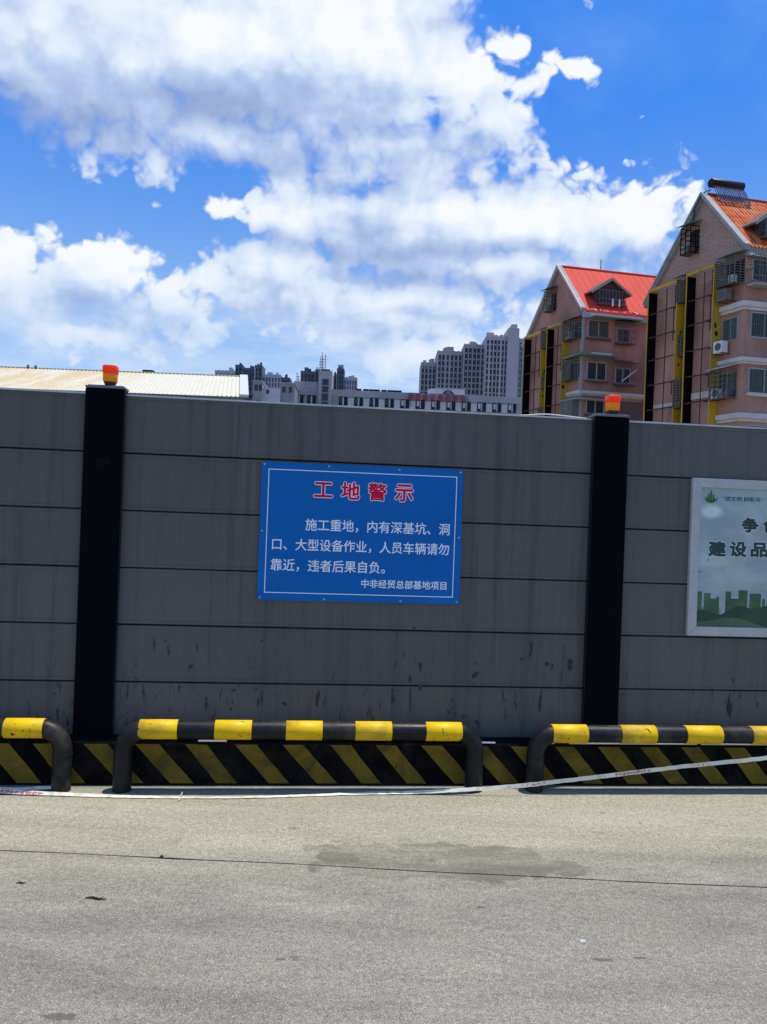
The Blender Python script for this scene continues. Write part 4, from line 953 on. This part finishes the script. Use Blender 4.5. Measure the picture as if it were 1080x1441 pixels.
    for z_, big in ((12.83, 1), (10.02, 0), (7.02, 1)):
        if not A_ and z_ > 12: continue
        zz = z_+(0.17 if not A_ else 0)
        for pr_, a, c in ((.10, 0, .48 if big else .36), (.20, .16 if big else .12, .44 if big else .34)):
            m = MB(); m.box(-pr_, 0.0, -pr_, 1.50, zz+a, zz+c-.003*pr_*10) if pr_ == .2 else m.box(-pr_, 0.0, -pr_, 1.50, zz+a, zz+.155)
            m.build('cornice', [CREAMTRIM], hs_, skew=SK)
            m = MB(); m.box(0.003, length, -pr_, -.0015, zz+a, zz+c-.003*pr_*10) if pr_ == .2 else m.box(0.003, length, -pr_, -.0015, zz+a, zz+.155)
            if A_ or z_ < 10.1: m.build('cornice', [CREAMTRIM], hs_, skew=SK)
    m = MB(); m.box(-0.05, 0.10, -0.05, 0.10, 3, 12.80 if A_ else 15.5); B_(m, 'corner_pilaster', PINK if A_ else TRIMG)
    if A_:
        for yy in (2.45,): m = MB(); m.box(-.06, -.001, 2.2, 3.5, 8.55, 8.9); B_(m, 'string_course', CREAMTRIM); m = MB(); m.box(-.06, -.001, 4.9, 6.6, 8.35, 8.6); B_(m, 'string_course', CREAMTRIM)
        gcage(0.02, 1.32, 14.22, 15.62, .62, .13, GREENTRIM, DARKIN, 9, 6)
        aircon(-.62, .60, 13.45, grey=True); aircon(-.56, .80, 10.72)
        gwindow(.38, 1.30, 11.40, 12.50); gcage(.28, 1.50, 8.25, 9.75, .60, .24, mat('canopy_pale', (0.45, 0.44, 0.38), 0.6), GLASS2, 2, 7)
        aircon(-.55, .95, 8.32, .5, .3, .5)
        for xa in (0.44, 3.3, 6.0):
            fwindow(xa, xa+1.9, 14.45, 15.45, GLASS2, 1, True, False); fwindow(xa, xa+1.6, 11.48, 12.70, GLASS, 1, True, False); fwindow(xa, xa+1.75, 8.58, 9.78, GLASS2, 1, True); fwindow(xa, xa+1.75, 5.6, 6.8, GLASS2, 1, True)
        # boxed-out steel balcony at the top corner
        m = MB()
        for k in range(15): xx = .30+k*.17; m.box(xx-.015, xx+.015, -.62, -.59, 14.15, 15.55)
        for zz in (14.15, 14.45, 15.0, 15.52): m.box(.05, 2.75, -.625, -.585, zz, zz+.04)
        for xx in (.05, 2.75):
            for zz in (14.15, 14.85, 15.52): m.box(xx-.015, xx+.015, -.60, -.01, zz, zz+.035)
        tag(B_(m, 'balcony_cage', CAGE), kind='stuff')
        m = MB(); m.box(.05, 2.75, -.60, -.06, 14.02, 14.14); B_(m, 'balcony_floor', TRIMG)
        for k in range(7):
            xx = .15+q.random()*2.3; m = MB(); m.box(xx, xx+q.uniform(.12, .4), -.55, -.25, 14.145, 14.145+q.uniform(.2, .5)); m.build('stored_item', [q.choice((CLUT, WOOD, LEAF, ACW))], hs_, bevel=.02, skew=SK)
        # solar water heater on the ridge
        m = MB(); m.tube([(0.40, RY+.12, RZ+.90), (0.43, RY+.12, RZ+.90), (2.40, RY+.12, RZ+.90), (2.43, RY+.12, RZ+.90)], [.22, .25, .25, .22], 20); sh_ = m.build('solar_water_tank', [mat('tank_brown', (0.022, 0.010, 0.008), 0.45, spec=.2)], hs_, skew=SK)
        m = MB()
        for k in range(16): xx = .52+k*.12; m.tube([(xx, RY-.08, RZ+.70), (xx, RY-.62, RZ-.32)], .026, 6)
        tag(m.build('vacuum_tubes', [mat('solar_tube_glass', (0.06, 0.07, 0.13), 0.2, spec=.7)], sh_, skew=SK), kind='stuff')
        m = MB()
        for xx in (.46, 1.42, 2.38):
            m.bar((xx, RY+.30, RZ+.12), (xx, RY+.22, RZ+.80), .04); m.bar((xx, RY-.64, RZ-.42), (xx, RY+.02, RZ+.74), .04); m.bar((xx, RY-.60, RZ-.36), (xx, RY+.3, RZ+.16), .04)
        m.bar((.46, RY-.64, RZ-.40), (2.38, RY-.64, RZ-.40), .05); m.bar((.46, RY-.2, RZ+.5), (2.38, RY-.2, RZ+.5), .03)
        tag(m.build('heater_frame', [CAGE], sh_, skew=SK), kind='stuff')
        m = MB(); m.tube([(0.3, RY-.1, RZ+.45), (0.0, RY-.15, RZ+.30), (-.26, RY, RZ+.1), (-.33, RY+.4, RZ-.6), (-.10, RY+.7, RZ-1.4)], .035, 6); m.build('pipe', [BLK], sh_, skew=SK)
    else:
        gcage(0.05, 1.50, 14.15, 15.40, .60, .16, WOOD, GLASS, 1, 8); gcage(0.35, 1.35, 11.30, 12.65, .60, .13, None, GLASS, 1, 9)
        aircon(-.55, .85, 14.25, .5, .3, .5)
        gwindow(.12, .55, 11.45, 12.45, GLASS)
        # ledge roof round the corner
        m = MB(); m.box(-.55, 2.35, -.60, -.0, 12.90, 13.00); B_(m, 'ledge_roof', GREENTRIM); m = MB(); m.box(.45, 1.9, -.56, -.30, 13.003, 13.10); B_(m, 'ledge_strip', ACW)
        m = MB(); m.box(-.58, -.0, .002, 1.4, 12.86, 12.96); B_(m, 'ledge_roof', GREENTRIM)
        m = MB()
        for k in range(30): xx = q.uniform(-.5, 1.0); yy = q.uniform(-.5, .1); m.box(xx, xx+q.uniform(.04, .12), yy, yy+.08, 13.003, 13.003+q.uniform(.03, .12), q.choice((0, 1)))
        tag(B_(m, 'ledge_plants', [LEAF, CLUT]), kind='stuff')
        fwindow(.42, 1.88, 14.30, 15.40, GLASS2, 1, True); fwindow(2.62, 3.45, 14.12, 15.02, GLASS, 1, True); fwindow(.46, 1.80, 11.35, 12.50, GLASS, 1); fwindow(2.60, 3.65, 11.25, 12.25, GLASS, 1); fwindow(.50, 1.75, 9.0, 9.85, GLASS, 1)
        fwindow(6.2, 7.4, 11.3, 12.4, GLASS, 1); fwindow(6.2, 7.4, 14.3, 15.3, GLASS, 1)
        for xa, xb, za, zb in ((2.40, 3.75, 13.95, 15.3), (2.38, 3.9, 11.05, 12.6)):
            m = MB()
            for k in range(9): xx = xa+(xb-xa)*k/8; m.box(xx-.012, xx+.012, -.47, -.445, za, zb)
            for k in range(4): zz = za+(zb-za)*k/3; m.box(xa, xb, -.49, -.472, zz-.012, zz+.012); m.box(xa-.01, xa+.012, -.45, 0, zz-.012, zz+.012); m.box(xb-.01, xb+.012, -.45, 0, zz-.012, zz+.012)
            c_ = B_(m, 'window_cage', CAGE); tag(c_, kind='stuff')
            m = MB(); m.box(xa, xb, -.46, -.17, za-.06, za-.03); m.build('cage_floor', [WOOD], c_, skew=SK)
            m = MB(); m.prism([(xa-.1, -.62, zb+.04), (xa-.1, 0, zb+.22), (xa-.1, 0, zb+.26), (xa-.1, -.62, zb+.08)], (xb-xa+.2, 0, 0)); m.build('cage_canopy', [WOOD], c_, skew=SK)
        m = MB(); m.bar((2.72, -.52, 11.25), (3.85, -.52, 12.15), .05); B_(m, 'diagonal_pole', ACW)
        m = MB(); m.box(0.10, length, -.012, -.001, 3.0, 9.95); 
        # lower storey has its shade painted on as a dark sheet, with a roofed lean-to at the corner
        m = MB(); m.box(2.6, length, -.010, -.0015, 3.0, 9.98); B_(m, 'painted_shade', mat('shaded_pink', (0.15, 0.085, 0.075), 0.85, vary=.2))
        m = MB(); m.prism([(-.62, -.55, 9.86), (-.62, 1.6, 9.86), (-.62, 1.6, 9.92), (-.62, -.55, 9.92)], (3.1, 0, 0)); B_(m, 'lean_to_roof', TRIMG)
        m = MB(); m.box(-.55, -.02, .02, 1.5, 5, 9.855); B_(m, 'lean_to', mat('lean_to_grey', (0.15, 0.13, 0.12), .85, vary=.3, vscale=1))
        m = MB(); m.tube([(3.2, RY, RZ+.2), (3.2, RY, RZ+1.0)], .035, 6); B_(m, 'vent_pipe', CAGE)
        for xx in (1.95, 2.45): m = MB(); m.tube([(xx, -.35, 16.45), (xx, -.35, 16.95)], .06, 8); B_(m, 'vent_pipe', ACW)
    return hs_
OA = (18.342, 40.0); OB = (13.295, 53.2)
house('A', 'pink building at the right edge, orange tiled roof, brick gable and solar heater', OA[0], OA[1], 9.0)
house('B', 'pink building with flat red roof and dormer, left of the orange-roofed one', OB[0], OB[1], 10.5)

# ---- long shed with a cream corrugated roof (left)
def shed_mat():
    m = bpy.data.materials.new('cream_roof_sheet'); m.use_nodes = True; t = m.node_tree; bs = t.nodes['Principled BSDF']; b = NB(t)
    P = b.node('ShaderNodeNewGeometry').outputs['Position']; sep = b.node('ShaderNodeSeparateXYZ'); b.put(sep.inputs[0], P)
    n = b.noise(b.mapping(P, (0.9, 0.14, 0.3), rot=(0, 0, R(-14))), 1.0, 4, 0.6)
    k = b.math('MULTIPLY', b.ramp(sep.outputs[0], -14.5, -24, 0, 1), b.ramp(n, 0.36, 0.62))
    c = b.mix(b.math('MULTIPLY', k, 0.9), (0.60, 0.57, 0.44), (0.54, 0.41, 0.19))
    c = b.mix(b.ramp(b.noise(b.mapping(P, (3, .2, .4)), 1.0, 4, .6), .5, .75), c, (0.52, 0.51, 0.43))
    b.put(bs.inputs['Base Color'], c); bs.inputs['Roughness'].default_value = 0.6
    return m
sh = thing('shed', 'long shed with cream corrugated metal roof, stained yellow at its left end', 'shed', (-9.3, 50, 0), 0)
def shed_pt(x, f): # f: 0 eave, 1 ridge
    return (x+f*0.0, 50+10*f-50, 8.62+2.98*f)
m = MB(); xl = -36.0
# ridge end sits left of the eave end because the verge runs back
def roofp(u, f):   # u metres from the right end
    x_ = (0.0 if f == 0 else -1.95)-u
    return (x_, f*10.0+u*0.012, 8.70+f*3.0+0.0028*u*f)
n_ = 118; st = 0.30
prev = None
for k in range(n_+1):
    u = 0.35+k*st
    prof_ = [(u, 0.0), (u+st*.55, 0.0), (u+st*.66, 0.05), (u+st*.88, 0.05)]
    for uu, h in prof_:
        a_ = roofp(uu, 0); c_ = roofp(uu, 1); cur = ((a_[0], a_[1], a_[2]+h), (c_[0], c_[1], c_[2]+h))
        if prev: m.quad(prev[0], cur[0], cur[1], prev[1])
        prev = cur
m.build('roof_sheet', shed_mat(), sh, fix=False)
m = MB(); m.prism([(-.35, 0, 8.70), (-2.30, 10, 11.70), (-2.30, 10.0, 11.88), (-.35, 0, 8.88)], (0.60, 0, 0)); m.build('verge_flashing', mat('white_flashing', (0.52, 0.53, 0.50), .5, vary=.15), sh)
m = MB(); m.tube([(-2.0, 10, 11.74), (-36, 10.4, 11.85)], .07, 6); m.build('ridge_cap', mat('ridge_grey', (0.30, 0.29, 0.25), .6), sh)
m = MB(); m.box(-37, -.2, .25, .35, 3.0, 8.66); m.build('wall', mat('shed_wall', (0.30, 0.29, 0.26), .8, vary=.2), sh)
m = MB(); m.prism([(-.45, .3, 3.0), (-2.4, 10, 3.0), (-2.4, 10, 11.6), (-.45, .3, 8.6)], (.1, 0, 0)); m.build('end_wall', mat('shed_end', (0.30, 0.29, 0.26), .8, vary=.2), sh)
m = MB(); m.box(-36.5, .25, -.12, .0, 8.60, 8.69); m.build('gutter', CAGE, sh)
for k, x_ in enumerate((-25.0, -18.9, -18.3)):
    m = MB(); m.tube([(x_, 10.1, 11.75), (x_, 10.1, 12.0)], .10, 8); m.build('ridge_vent', CAGE, sh)
t = thing('water_tank', 'small dark tank on stand behind the cream shed ridge, left of the middle', 'water tank', (-18.9, 60.6, 0), 0)
m = MB(); m.box(-.42, .42, -.35, .35, 11.78, 12.02); m.build('tank', BLKBOARD, t, bevel=.05)
m = MB(); m.box(-.36, .36, -.3, .3, 11.5, 11.775); m.build('stand', DARKIN, t)

# ---- far blocks ----------------------------------------------------------------
TOWERG = mat('tower_grey', (0.34, 0.32, 0.33), 0.85, vary=0.12, vscale=0.05, col2=(0.29, 0.275, 0.29)); TOWERP = mat('tower_pinkish', (0.42, 0.37, 0.38), 0.85, vary=0.1, vscale=0.04)
TOWERL = mat('tower_pale', (0.46, 0.45, 0.40), 0.85, vary=0.1, vscale=0.05); TDARK = mat('tower_recess', (0.036, 0.042, 0.056), 0.6, vary=0.4, vscale=0.5)
TNAVY = mat('tower_navy', (0.080, 0.098, 0.130), 0.7, vary=.3, vscale=.05); TWHITE = mat('tower_white', (0.36, 0.37, 0.41), 0.8, vary=.1, vscale=.05); TGREEN = mat('tower_glass_green', (0.06, 0.16, 0.15), .3, vary=.3, vscale=.3)
def tower(label, x0, x1, y0, z, cols, wall, depth=16, fin=None, dark=TDARK, group='far towers', seed=0, rz=0.0, top=0.0, zlow=20, lw=0.45):
    """cols: number of recessed window bays across the front"""
    q_ = random.Random(seed); W_ = x1-x0
    t = thing('apartment_tower', label, 'tower', ((x0+x1)/2, y0, 0), rz, group)
    m = MB(); m.box(-W_/2, W_/2, 1.4, depth, 0, z); m.build('wall', wall, t)
    cw = W_/cols
    m = MB(); m.box(-W_/2, W_/2, 0.65, 1.398, 0, z-2.4); m.build('recess', dark, t)
    for k in range(cols+1):
        wv = cw*(1-lw)*q_.uniform(.5, 1.1); cx = -W_/2+k*cw; a = max(cx-wv/2, -W_/2); c = min(cx+wv/2, W_/2)
        m = MB(); m.box(a, c, 0, .645, 0, z-q_.choice((0, 1.2, 0))); m.build('pier', fin if (fin and k in (0,)) else wall, t)
    m = MB()
    zz = zlow
    while zz < z-3:
        for k in range(cols):
            cx = -W_/2+(k+.5)*cw; hw = cw*lw*.45
            m.box(cx-hw, cx+hw, .28, .645, zz, zz+.75)
            if q_.random() < .35: m.box(cx-hw*.8, cx-hw*.1, .10, .275, zz+.1, zz+.8, 1)
        zz += 3.0
    tag(m.build('balcony_slabs', [wall, TWHITE], t), kind='stuff')
    m = MB(); m.box(-W_/2, W_/2, -.1, 1.395, z-2.395, z-.6); m.build('parapet', wall, t)
    for k in range(3):
        w_ = q_.uniform(.12, .3)*W_; cx = q_.uniform(-.3, .3)*W_; m = MB(); m.box(cx-w_/2, cx+w_/2, 3+k*3, 5+k*3, z+.01, z+q_.uniform(1.0, 3.0)); m.build('roof_hut', wall, t)
    return t
def el2z(e, d): return EYE+e*d
Dt = 400
tower('grey residential tower, lowest and leftmost of the right-hand stepped cluster', .0418*Dt, .0612*Dt, Dt, el2z(.1975, Dt), 4, TOWERG, 20, TOWERL, seed=1, lw=.55)
tower('grey tower second from left in the right-hand stepped cluster', .0607*Dt+.3, .0936*Dt, Dt-6, el2z(.210, Dt), 6, TOWERG, 22, TOWERP, seed=2, lw=.5)
tower('darker grey tower with a pale left edge, middle of the right-hand stepped cluster', .0936*Dt+.2, .1205*Dt, Dt-12, el2z(.2222, Dt-10), 5, TOWERG, 24, TOWERL, seed=3, lw=.6)
tower('tallest grey tower of the right-hand cluster, full of small balconies', .1205*Dt-.6, .1535*Dt-1, Dt-20, el2z(.2350, Dt-20), 7, TOWERP, 26, TOWERL, seed=4, lw=.5)
t = thing('apartment_tower', 'plain pinkish slab with stepped top beside the tallest far tower', 'tower', (60.5, 378, 0), 0, 'far towers')
m = MB(); m.box(-2.6, 2.9, 0, 14, 0, el2z(.2455, 378)); m.build('wall', TOWERP, t); m = MB(); m.box(-.9, 2.0, 1, 10, el2z(.2455, 378)+.01, el2z(.2512, 378)); m.build('roof_hut', TOWERP, t)
tower('grey-green glazed tower partly hidden behind the red-roofed building', .1680*378, .192*378, 379, el2z(.2338, 378), 4, TOWERG, 20, None, TGREEN, seed=6, lw=.55)
Dl = 500
for k, (a, c, e, cols, lab, wall) in enumerate([(-.226, -.2010, .1765, 5, 'pale end block at the far left of the left-hand distant cluster', TWHITE), (-.2007, -.1915, .1836, 2, 'narrow dark tower with flat cap, left of the two in the distant left cluster', TNAVY), (-.1913, -.1751, .1800, 4, 'low dark middle block between two narrow distant towers', TNAVY),
     (-.1747, -.1652, .1832, 2, 'narrow dark tower with flat cap, right of the two in the distant left cluster', TNAVY), (-.1650, -.1412, .1744, 6, 'wide distant block striped navy and white behind the low white house', TWHITE), (-.1410, -.1298, .1700, 3, 'short dark block at the right end of the distant left cluster', TNAVY),
     (-.1147, -.0964, .1780, 4, 'dark block behind the left part of the stair tower roof', TNAVY), (-.0962, -.0912, .1813, 2, 'slim dark block just left of the stair tower', TNAVY), (-.0735, -.0678, .1745, 2, 'dark low block just right of the stair tower', TNAVY), (-.0676, -.0584, .1833, 3, 'slim navy tower with pale box on top, right of the stair tower', TNAVY), (-.0582, -.0412, .1746, 5, 'greenish grey block at the right end of the middle distant cluster', TWHITE)]):
    tower(lab, a*Dl, c*Dl, Dl+(k % 3)*2, el2z(e, Dl)+(1.0 if wall is TNAVY else 0), cols, wall, 14, TWHITE, TNAVY if wall is TWHITE else TDARK, 'far left towers', 20+k, lw=.5)
t = thing('rooftop_box', 'pale box on top of the slim navy tower', 'rooftop box', (-.0632*Dl, 503, 0)); m = MB(); m.box(-1.8, 1.8, 0, 3, el2z(.1833, Dl)+2.0, el2z(.1876, Dl)+1.4); m.build('box', TWHITE, t)

# ---- long low office block with roof letters
CONC = mat('stained_concrete', (0.36, 0.335, 0.335), 0.85, vary=0.22, vscale=0.12, col2=(0.27, 0.255, 0.26)); CONCL = mat('pale_wall_panel', (0.50, 0.49, 0.48), 0.8, vary=.15, vscale=.2)
Do = 150.0
of = thing('office_block', 'long low grey block with a row of square windows and dark red roof letters', 'building', (-18.4, Do, 0), R(1.6))
def oz(e, x): return EYE+e*(Do+x*math.sin(R(1.6)))
LEN = 47.0; TOP = 25.15
m = MB(); m.box(0, LEN, .25, 14, 0, 21.9); m.build('wall', CONCL, of)
m = MB(); m.box(-.05, LEN+.05, 0, 14.1, 23.85, TOP); m.build('parapet', CONC, of)
m = MB(); m.box(-.05, LEN+.05, 0.1, 13.9, 21.905, 23.845); m.build('wall_band', CONC, of)
m = MB(); m.box(-.1, LEN+.1, -.15, .245, 20.6, 21.2); m.build('ledge', CONCL, of)
x_ = 0.9; k = 0
wx = [.9, 2.5]+[6.5+3.03*i-0.15 for i in range(13)]
wx = [(-.1203+.1223)*Do, (-.1043+.1223)*Do]+[(-.0632+.1223)*Do+3.02*i for i in range(12)]
for i, x_ in enumerate(wx):
    w_ = 1.65 if i < 14 else 1.5; z0_, z1_ = 22.06, 23.80
    m = MB(); m.box(x_, x_+w_, -.02, .099, z0_, z1_); wo = m.build('window', mat('office_glass', (0.016, 0.022, 0.023), .5, vary=.5, vscale=.6, spec=.15) if i == 0 else bpy.data.materials['office_glass'], of)
    m = MB(); m.box(x_+w_*.42, x_+w_*.58, -.06, -.022, z0_+.1, z1_-.1); m.build('mullion', TWHITE if i > 5 else CONCL, wo)
    m = MB(); m.box(x_+.15, x_+w_*.36, -.06, -.022, z0_+.5, z1_-.2); m.build('blind', CONCL if i > 5 else TDARK, wo)
    m = MB(); m.box(x_+w_+.12, x_+3.0-.12, -.04, .099, 21.95, 23.55); (m.build('wall_panel', CONCL, of) if 1 < i < 13 else None)
m = MB()
for r_ in range(5):
    for i in range(15): m.box(.9+i*3.02, 2.6+i*3.02, .2, .249, 18.3-r_*3.4, 20.0-r_*3.4)
tag(m.build('lower_windows', bpy.data.materials['office_glass'], of), kind='stuff')
# the taller left wing with stair tower
m = MB(); m.box(0.0, 4.6, -.06, 13, TOP+.01, EYE+.1625*Do+.5); m.build('left_wing_parapet', CONC, of)
m = MB(); m.box(4.75, 7.4, -.6, 6, 0, EYE+.1800*Do); st_ = m.build('stair_tower', CONC, of)
m = MB(); m.box(5.55, 6.75, -.72, -.602, 21.0, EYE+.1693*Do); m.build('stair_glazing', TDARK, st_)
for z_ in (22.6, 24.2, 25.6): m = MB(); m.box(5.55, 6.75, -.80, -.722, z_, z_+.15); m.build('stair_rail', CONC, st_)
m = MB(); m.box(5.1, 6.9, 0, 3, EYE+.1800*Do+.01, EYE+.1830*Do); m.build('stair_roof', TDARK, st_)
q = random.Random(9)
for k, (x_, h) in enumerate(((4.85, 3.1), (5.2, 3.6), (5.35, 2.6), (5.85, 3.2), (.4, 2.0), (.7, 1.4), (1.9, 1.0))):
    z_ = (EYE+.1830*Do) if x_ > 4.7 else EYE+.1625*Do+.5
    if x_ < 5.15 and x_ > 4.7: z_ = EYE+.1800*Do
    a = thing('antenna', ['tall lattice antenna at the left on the stair tower', 'tallest lattice antenna on the stair tower', 'short antenna between the tall ones on the stair tower', 'thin antenna at the right on the stair tower', 'leftmost thin antenna on the low grey left wing', 'second thin antenna from left on the left wing', 'shortest antenna near the middle of the left wing'][k], 'antenna', Matrix.Rotation(R(1.6), 3, 'Z') @ Vector((x_, 1.6, 0))+Vector((-18.4, Do, z_)), R(1.6))
    m = MB(); m.tube([(0, 0, 0), (0, 0, h)], .06, 5); m.build('mast', TDARK, a)
    m = MB()
    for j in range(int(h*1.6)): zz = .5+j*.55; m.bar((-.28, 0, zz), (.28, 0, zz+.1), .05)
    tag(m.build('crossarms', TDARK, a), kind='stuff')
# rooftop tanks in a row
cyl = [(-.0410+.0085*i) for i in range(8)]+[.0310]
base_t = None
for i, u_ in enumerate([-.0385, -.0290, -.0215, -.0142, -.0050, .0030, .0085, .0145]):
    x_ = (u_+.1227)*Do
    p = Matrix.Rotation(R(1.6), 3, 'Z') @ Vector((x_, 2.0, 0))+Vector((-18.4, Do, TOP-.55))
    lab = 'small dark solar tank on the long grey roof, number %s of the row from the left' % ('first second third fourth fifth sixth seventh eighth'.split()[i])
    lab = lab.replace('number ', '').replace('of the row from the left', 'from the left in the row')
    tk = thing('roof_tank', lab, 'roof tank', p, R(1.6), 'dark tanks on the long grey roof')
    w_ = .55
    m = MB(); m.tube([(-w_, 0, .95), (-w_+.05, 0, .95), (w_-.05, 0, .95), (w_, 0, .95)], [.2, .26, .26, .2], 10); m.build('tank', BLKBOARD, tk)
    m = MB(); m.box(-w_, w_, -.2, .2, 0, .69); m.build('stand', TDARK, tk)
# penthouse with a rounded left end and dark emblem
ph = thing('penthouse', 'pale rooftop penthouse with rounded left end and dark arched emblem', 'penthouse', Matrix.Rotation(R(1.6), 3, 'Z') @ Vector((26.6, 2.5, 0))+Vector((-18.4, Do, TOP-.3)), R(1.6))
m = MB(); pts = [(7.2, 3, 0), (7.2, 0, 0), (1.6, 0, 0)]+[(1.6-1.6*math.sin(R(a)), 1.6-1.6*math.cos(R(a)), 0) for a in range(15, 91, 15)]+[(0, 3, 0)]
m.prism(pts, (0, 0, 1.75)); m.build('wall', CONCL, ph); m = MB(); m.box(1.4, 7.3, -.1, 3.1, 1.76, 1.95); m.build('roof_edge', CONC, ph)
m = MB(); m.tube([(3.9+1.05*math.cos(R(a)), -.12, .15+1.25*math.sin(R(a))) for a in range(0, 181, 15)], .17, 6); m.build('emblem_arch', TDARK, ph)
for k in range(4): m = MB(); m.box(3.3+k*.34, 3.5+k*.34, -.14, -.10, .55, 1.05); m.build('emblem_bar', TDARK, ph)
# dark red letters standing on a frame along the roof edge: each a weathered stroke sign
LET = mat('faded_red_letter', (0.30, 0.020, 0.045), 0.6, vary=.3, vscale=1)
lt = thing('roof_lettering', 'row of faded dark red characters standing on the grey roof edge', 'roof sign', Matrix.Rotation(R(1.6), 3, 'Z') @ Vector(((.026+.1223)*Do, -.35, 0))+Vector((-18.4, Do, 23.7)), R(1.6))
q = random.Random(31)
for k in range(8):
    x_ = k*1.46; m = MB(); w_ = 1.12; h_ = 1.30
    for j in range(4): zz = .05+h_*j/3.3+q.uniform(-.05, .05); a = q.uniform(0, .25); m.box(x_+a, x_+w_-q.uniform(0, .25), -.06, .0, zz, zz+.15)
    for j in range(3): xx = x_+.1+w_*.40*j+q.uniform(-.05, .05); m.box(xx, xx+.13, -.13, -.062, q.uniform(0, .35), h_-q.uniform(0, .3))
    m.bar((x_+.15, -.15, .1), (x_+.6, -.15, .8), .11)
    tag(m.build('letter', LET, lt), kind='stuff')
for k in range(5): m = MB(); x_ = .6+k*2.8; m.bar((x_, .04, -1.2), (x_, .04, 1.2), .08); m.build('letter_frame', RUST, lt)
# low white houses left of the office block
for lab, a, c, e, d in (('small white house just right of the cream shed roof end', -.1765, -.1640, .1630, 140), ('white low house left of the grey office wing', -.1400, -.1215, .1618, 142)):
    t = thing('white_house', lab, 'building', (a*d, d, 0), R(2)); w_ = (c-a)*d; z_ = EYE+e*d
    m = MB(); m.box(0, w_, 0, 8, 0, z_); m.build('wall', mat('whitewash', (0.26, 0.26, 0.27), .85, vary=.25, vscale=.6), t); m = MB(); m.box(-.1, w_+.1, -.15, 8.1, z_+.01, z_+.25); m.build('parapet', CONC, t)
    for k in range(2):
        for j in range(3): m = MB(); m.box(.35+k*w_*.45, .35+k*w_*.45+.6, -.05, -.003, z_-1.6-j*2.9, z_-.5-j*2.9); m.build('window', TDARK, t)
t = thing('stair_hut', 'low pale rooftop hut between the white houses', 'building', (-.164*141, 141, 0), R(2)); m = MB(); m.box(0, 3.3, 0, 6, 0, EYE+.1555*141); m.build('wall', CONCL, t); m = MB(); m.box(.8, 1.3, -.05, -.003, EYE+.148*141, EYE+.153*141); m.build('window', TDARK, t)

# ---- small tree showing over the hoarding by the end of the shed roof
def tree(label, x, y, h, r, seed, dark=False):
    q_ = random.Random(seed); t = thing('small_tree', label, 'tree', (x, y, 0))
    m = MB(); m.tube([(0, 0, 0), (.05, 0, h*.4), (-.05, .05, h*.75), (0.05, 0, h*.95)], [.16, .12, .07, .03], 8)
    for k in range(7): a = k*2.4; z_ = h*(.5+.06*k); m.tube([(0, 0, z_), (r*.5*math.cos(a), r*.5*math.sin(a), z_+.4), (r*.8*math.cos(a), r*.8*math.sin(a), z_+.7)], [.05, .03, .012], 5)
    m.build('trunk', TWIG, t)
    m = MB(); cl = [(q_.gauss(0, r*.4), q_.gauss(0, r*.4), h*.82+q_.gauss(0, h*.09), r*q_.uniform(.2, .38)) for _ in range(16)]
    for _ in range(2600):
        c = q_.choice(cl); v = Vector((q_.gauss(0, 1), q_.gauss(0, 1), q_.gauss(0, 1))).normalized()*c[3]*q_.uniform(.5, 1.1); p = Vector(c[:3])+v
        u_ = Vector((q_.gauss(0, 1), q_.gauss(0, 1), q_.gauss(0, 1))).normalized()*.08; w_ = u_.cross(Vector((q_.gauss(0, 1), q_.gauss(0, 1), q_.gauss(0, 1)))).normalized()*.05
        m.add([p-u_, p+w_, p+u_, p-w_], [(0, 1, 2, 3)])
    tag(m.build('crown', mat('dusty_leaf' , (0.10, 0.12, 0.09), .8, vary=.4, vscale=2), t, fix=False), kind='stuff')
tree('small dusty grey-green tree beside the right end of the cream shed roof', -9.55*1.14, 62.0, 10.75, 0.95, 3)
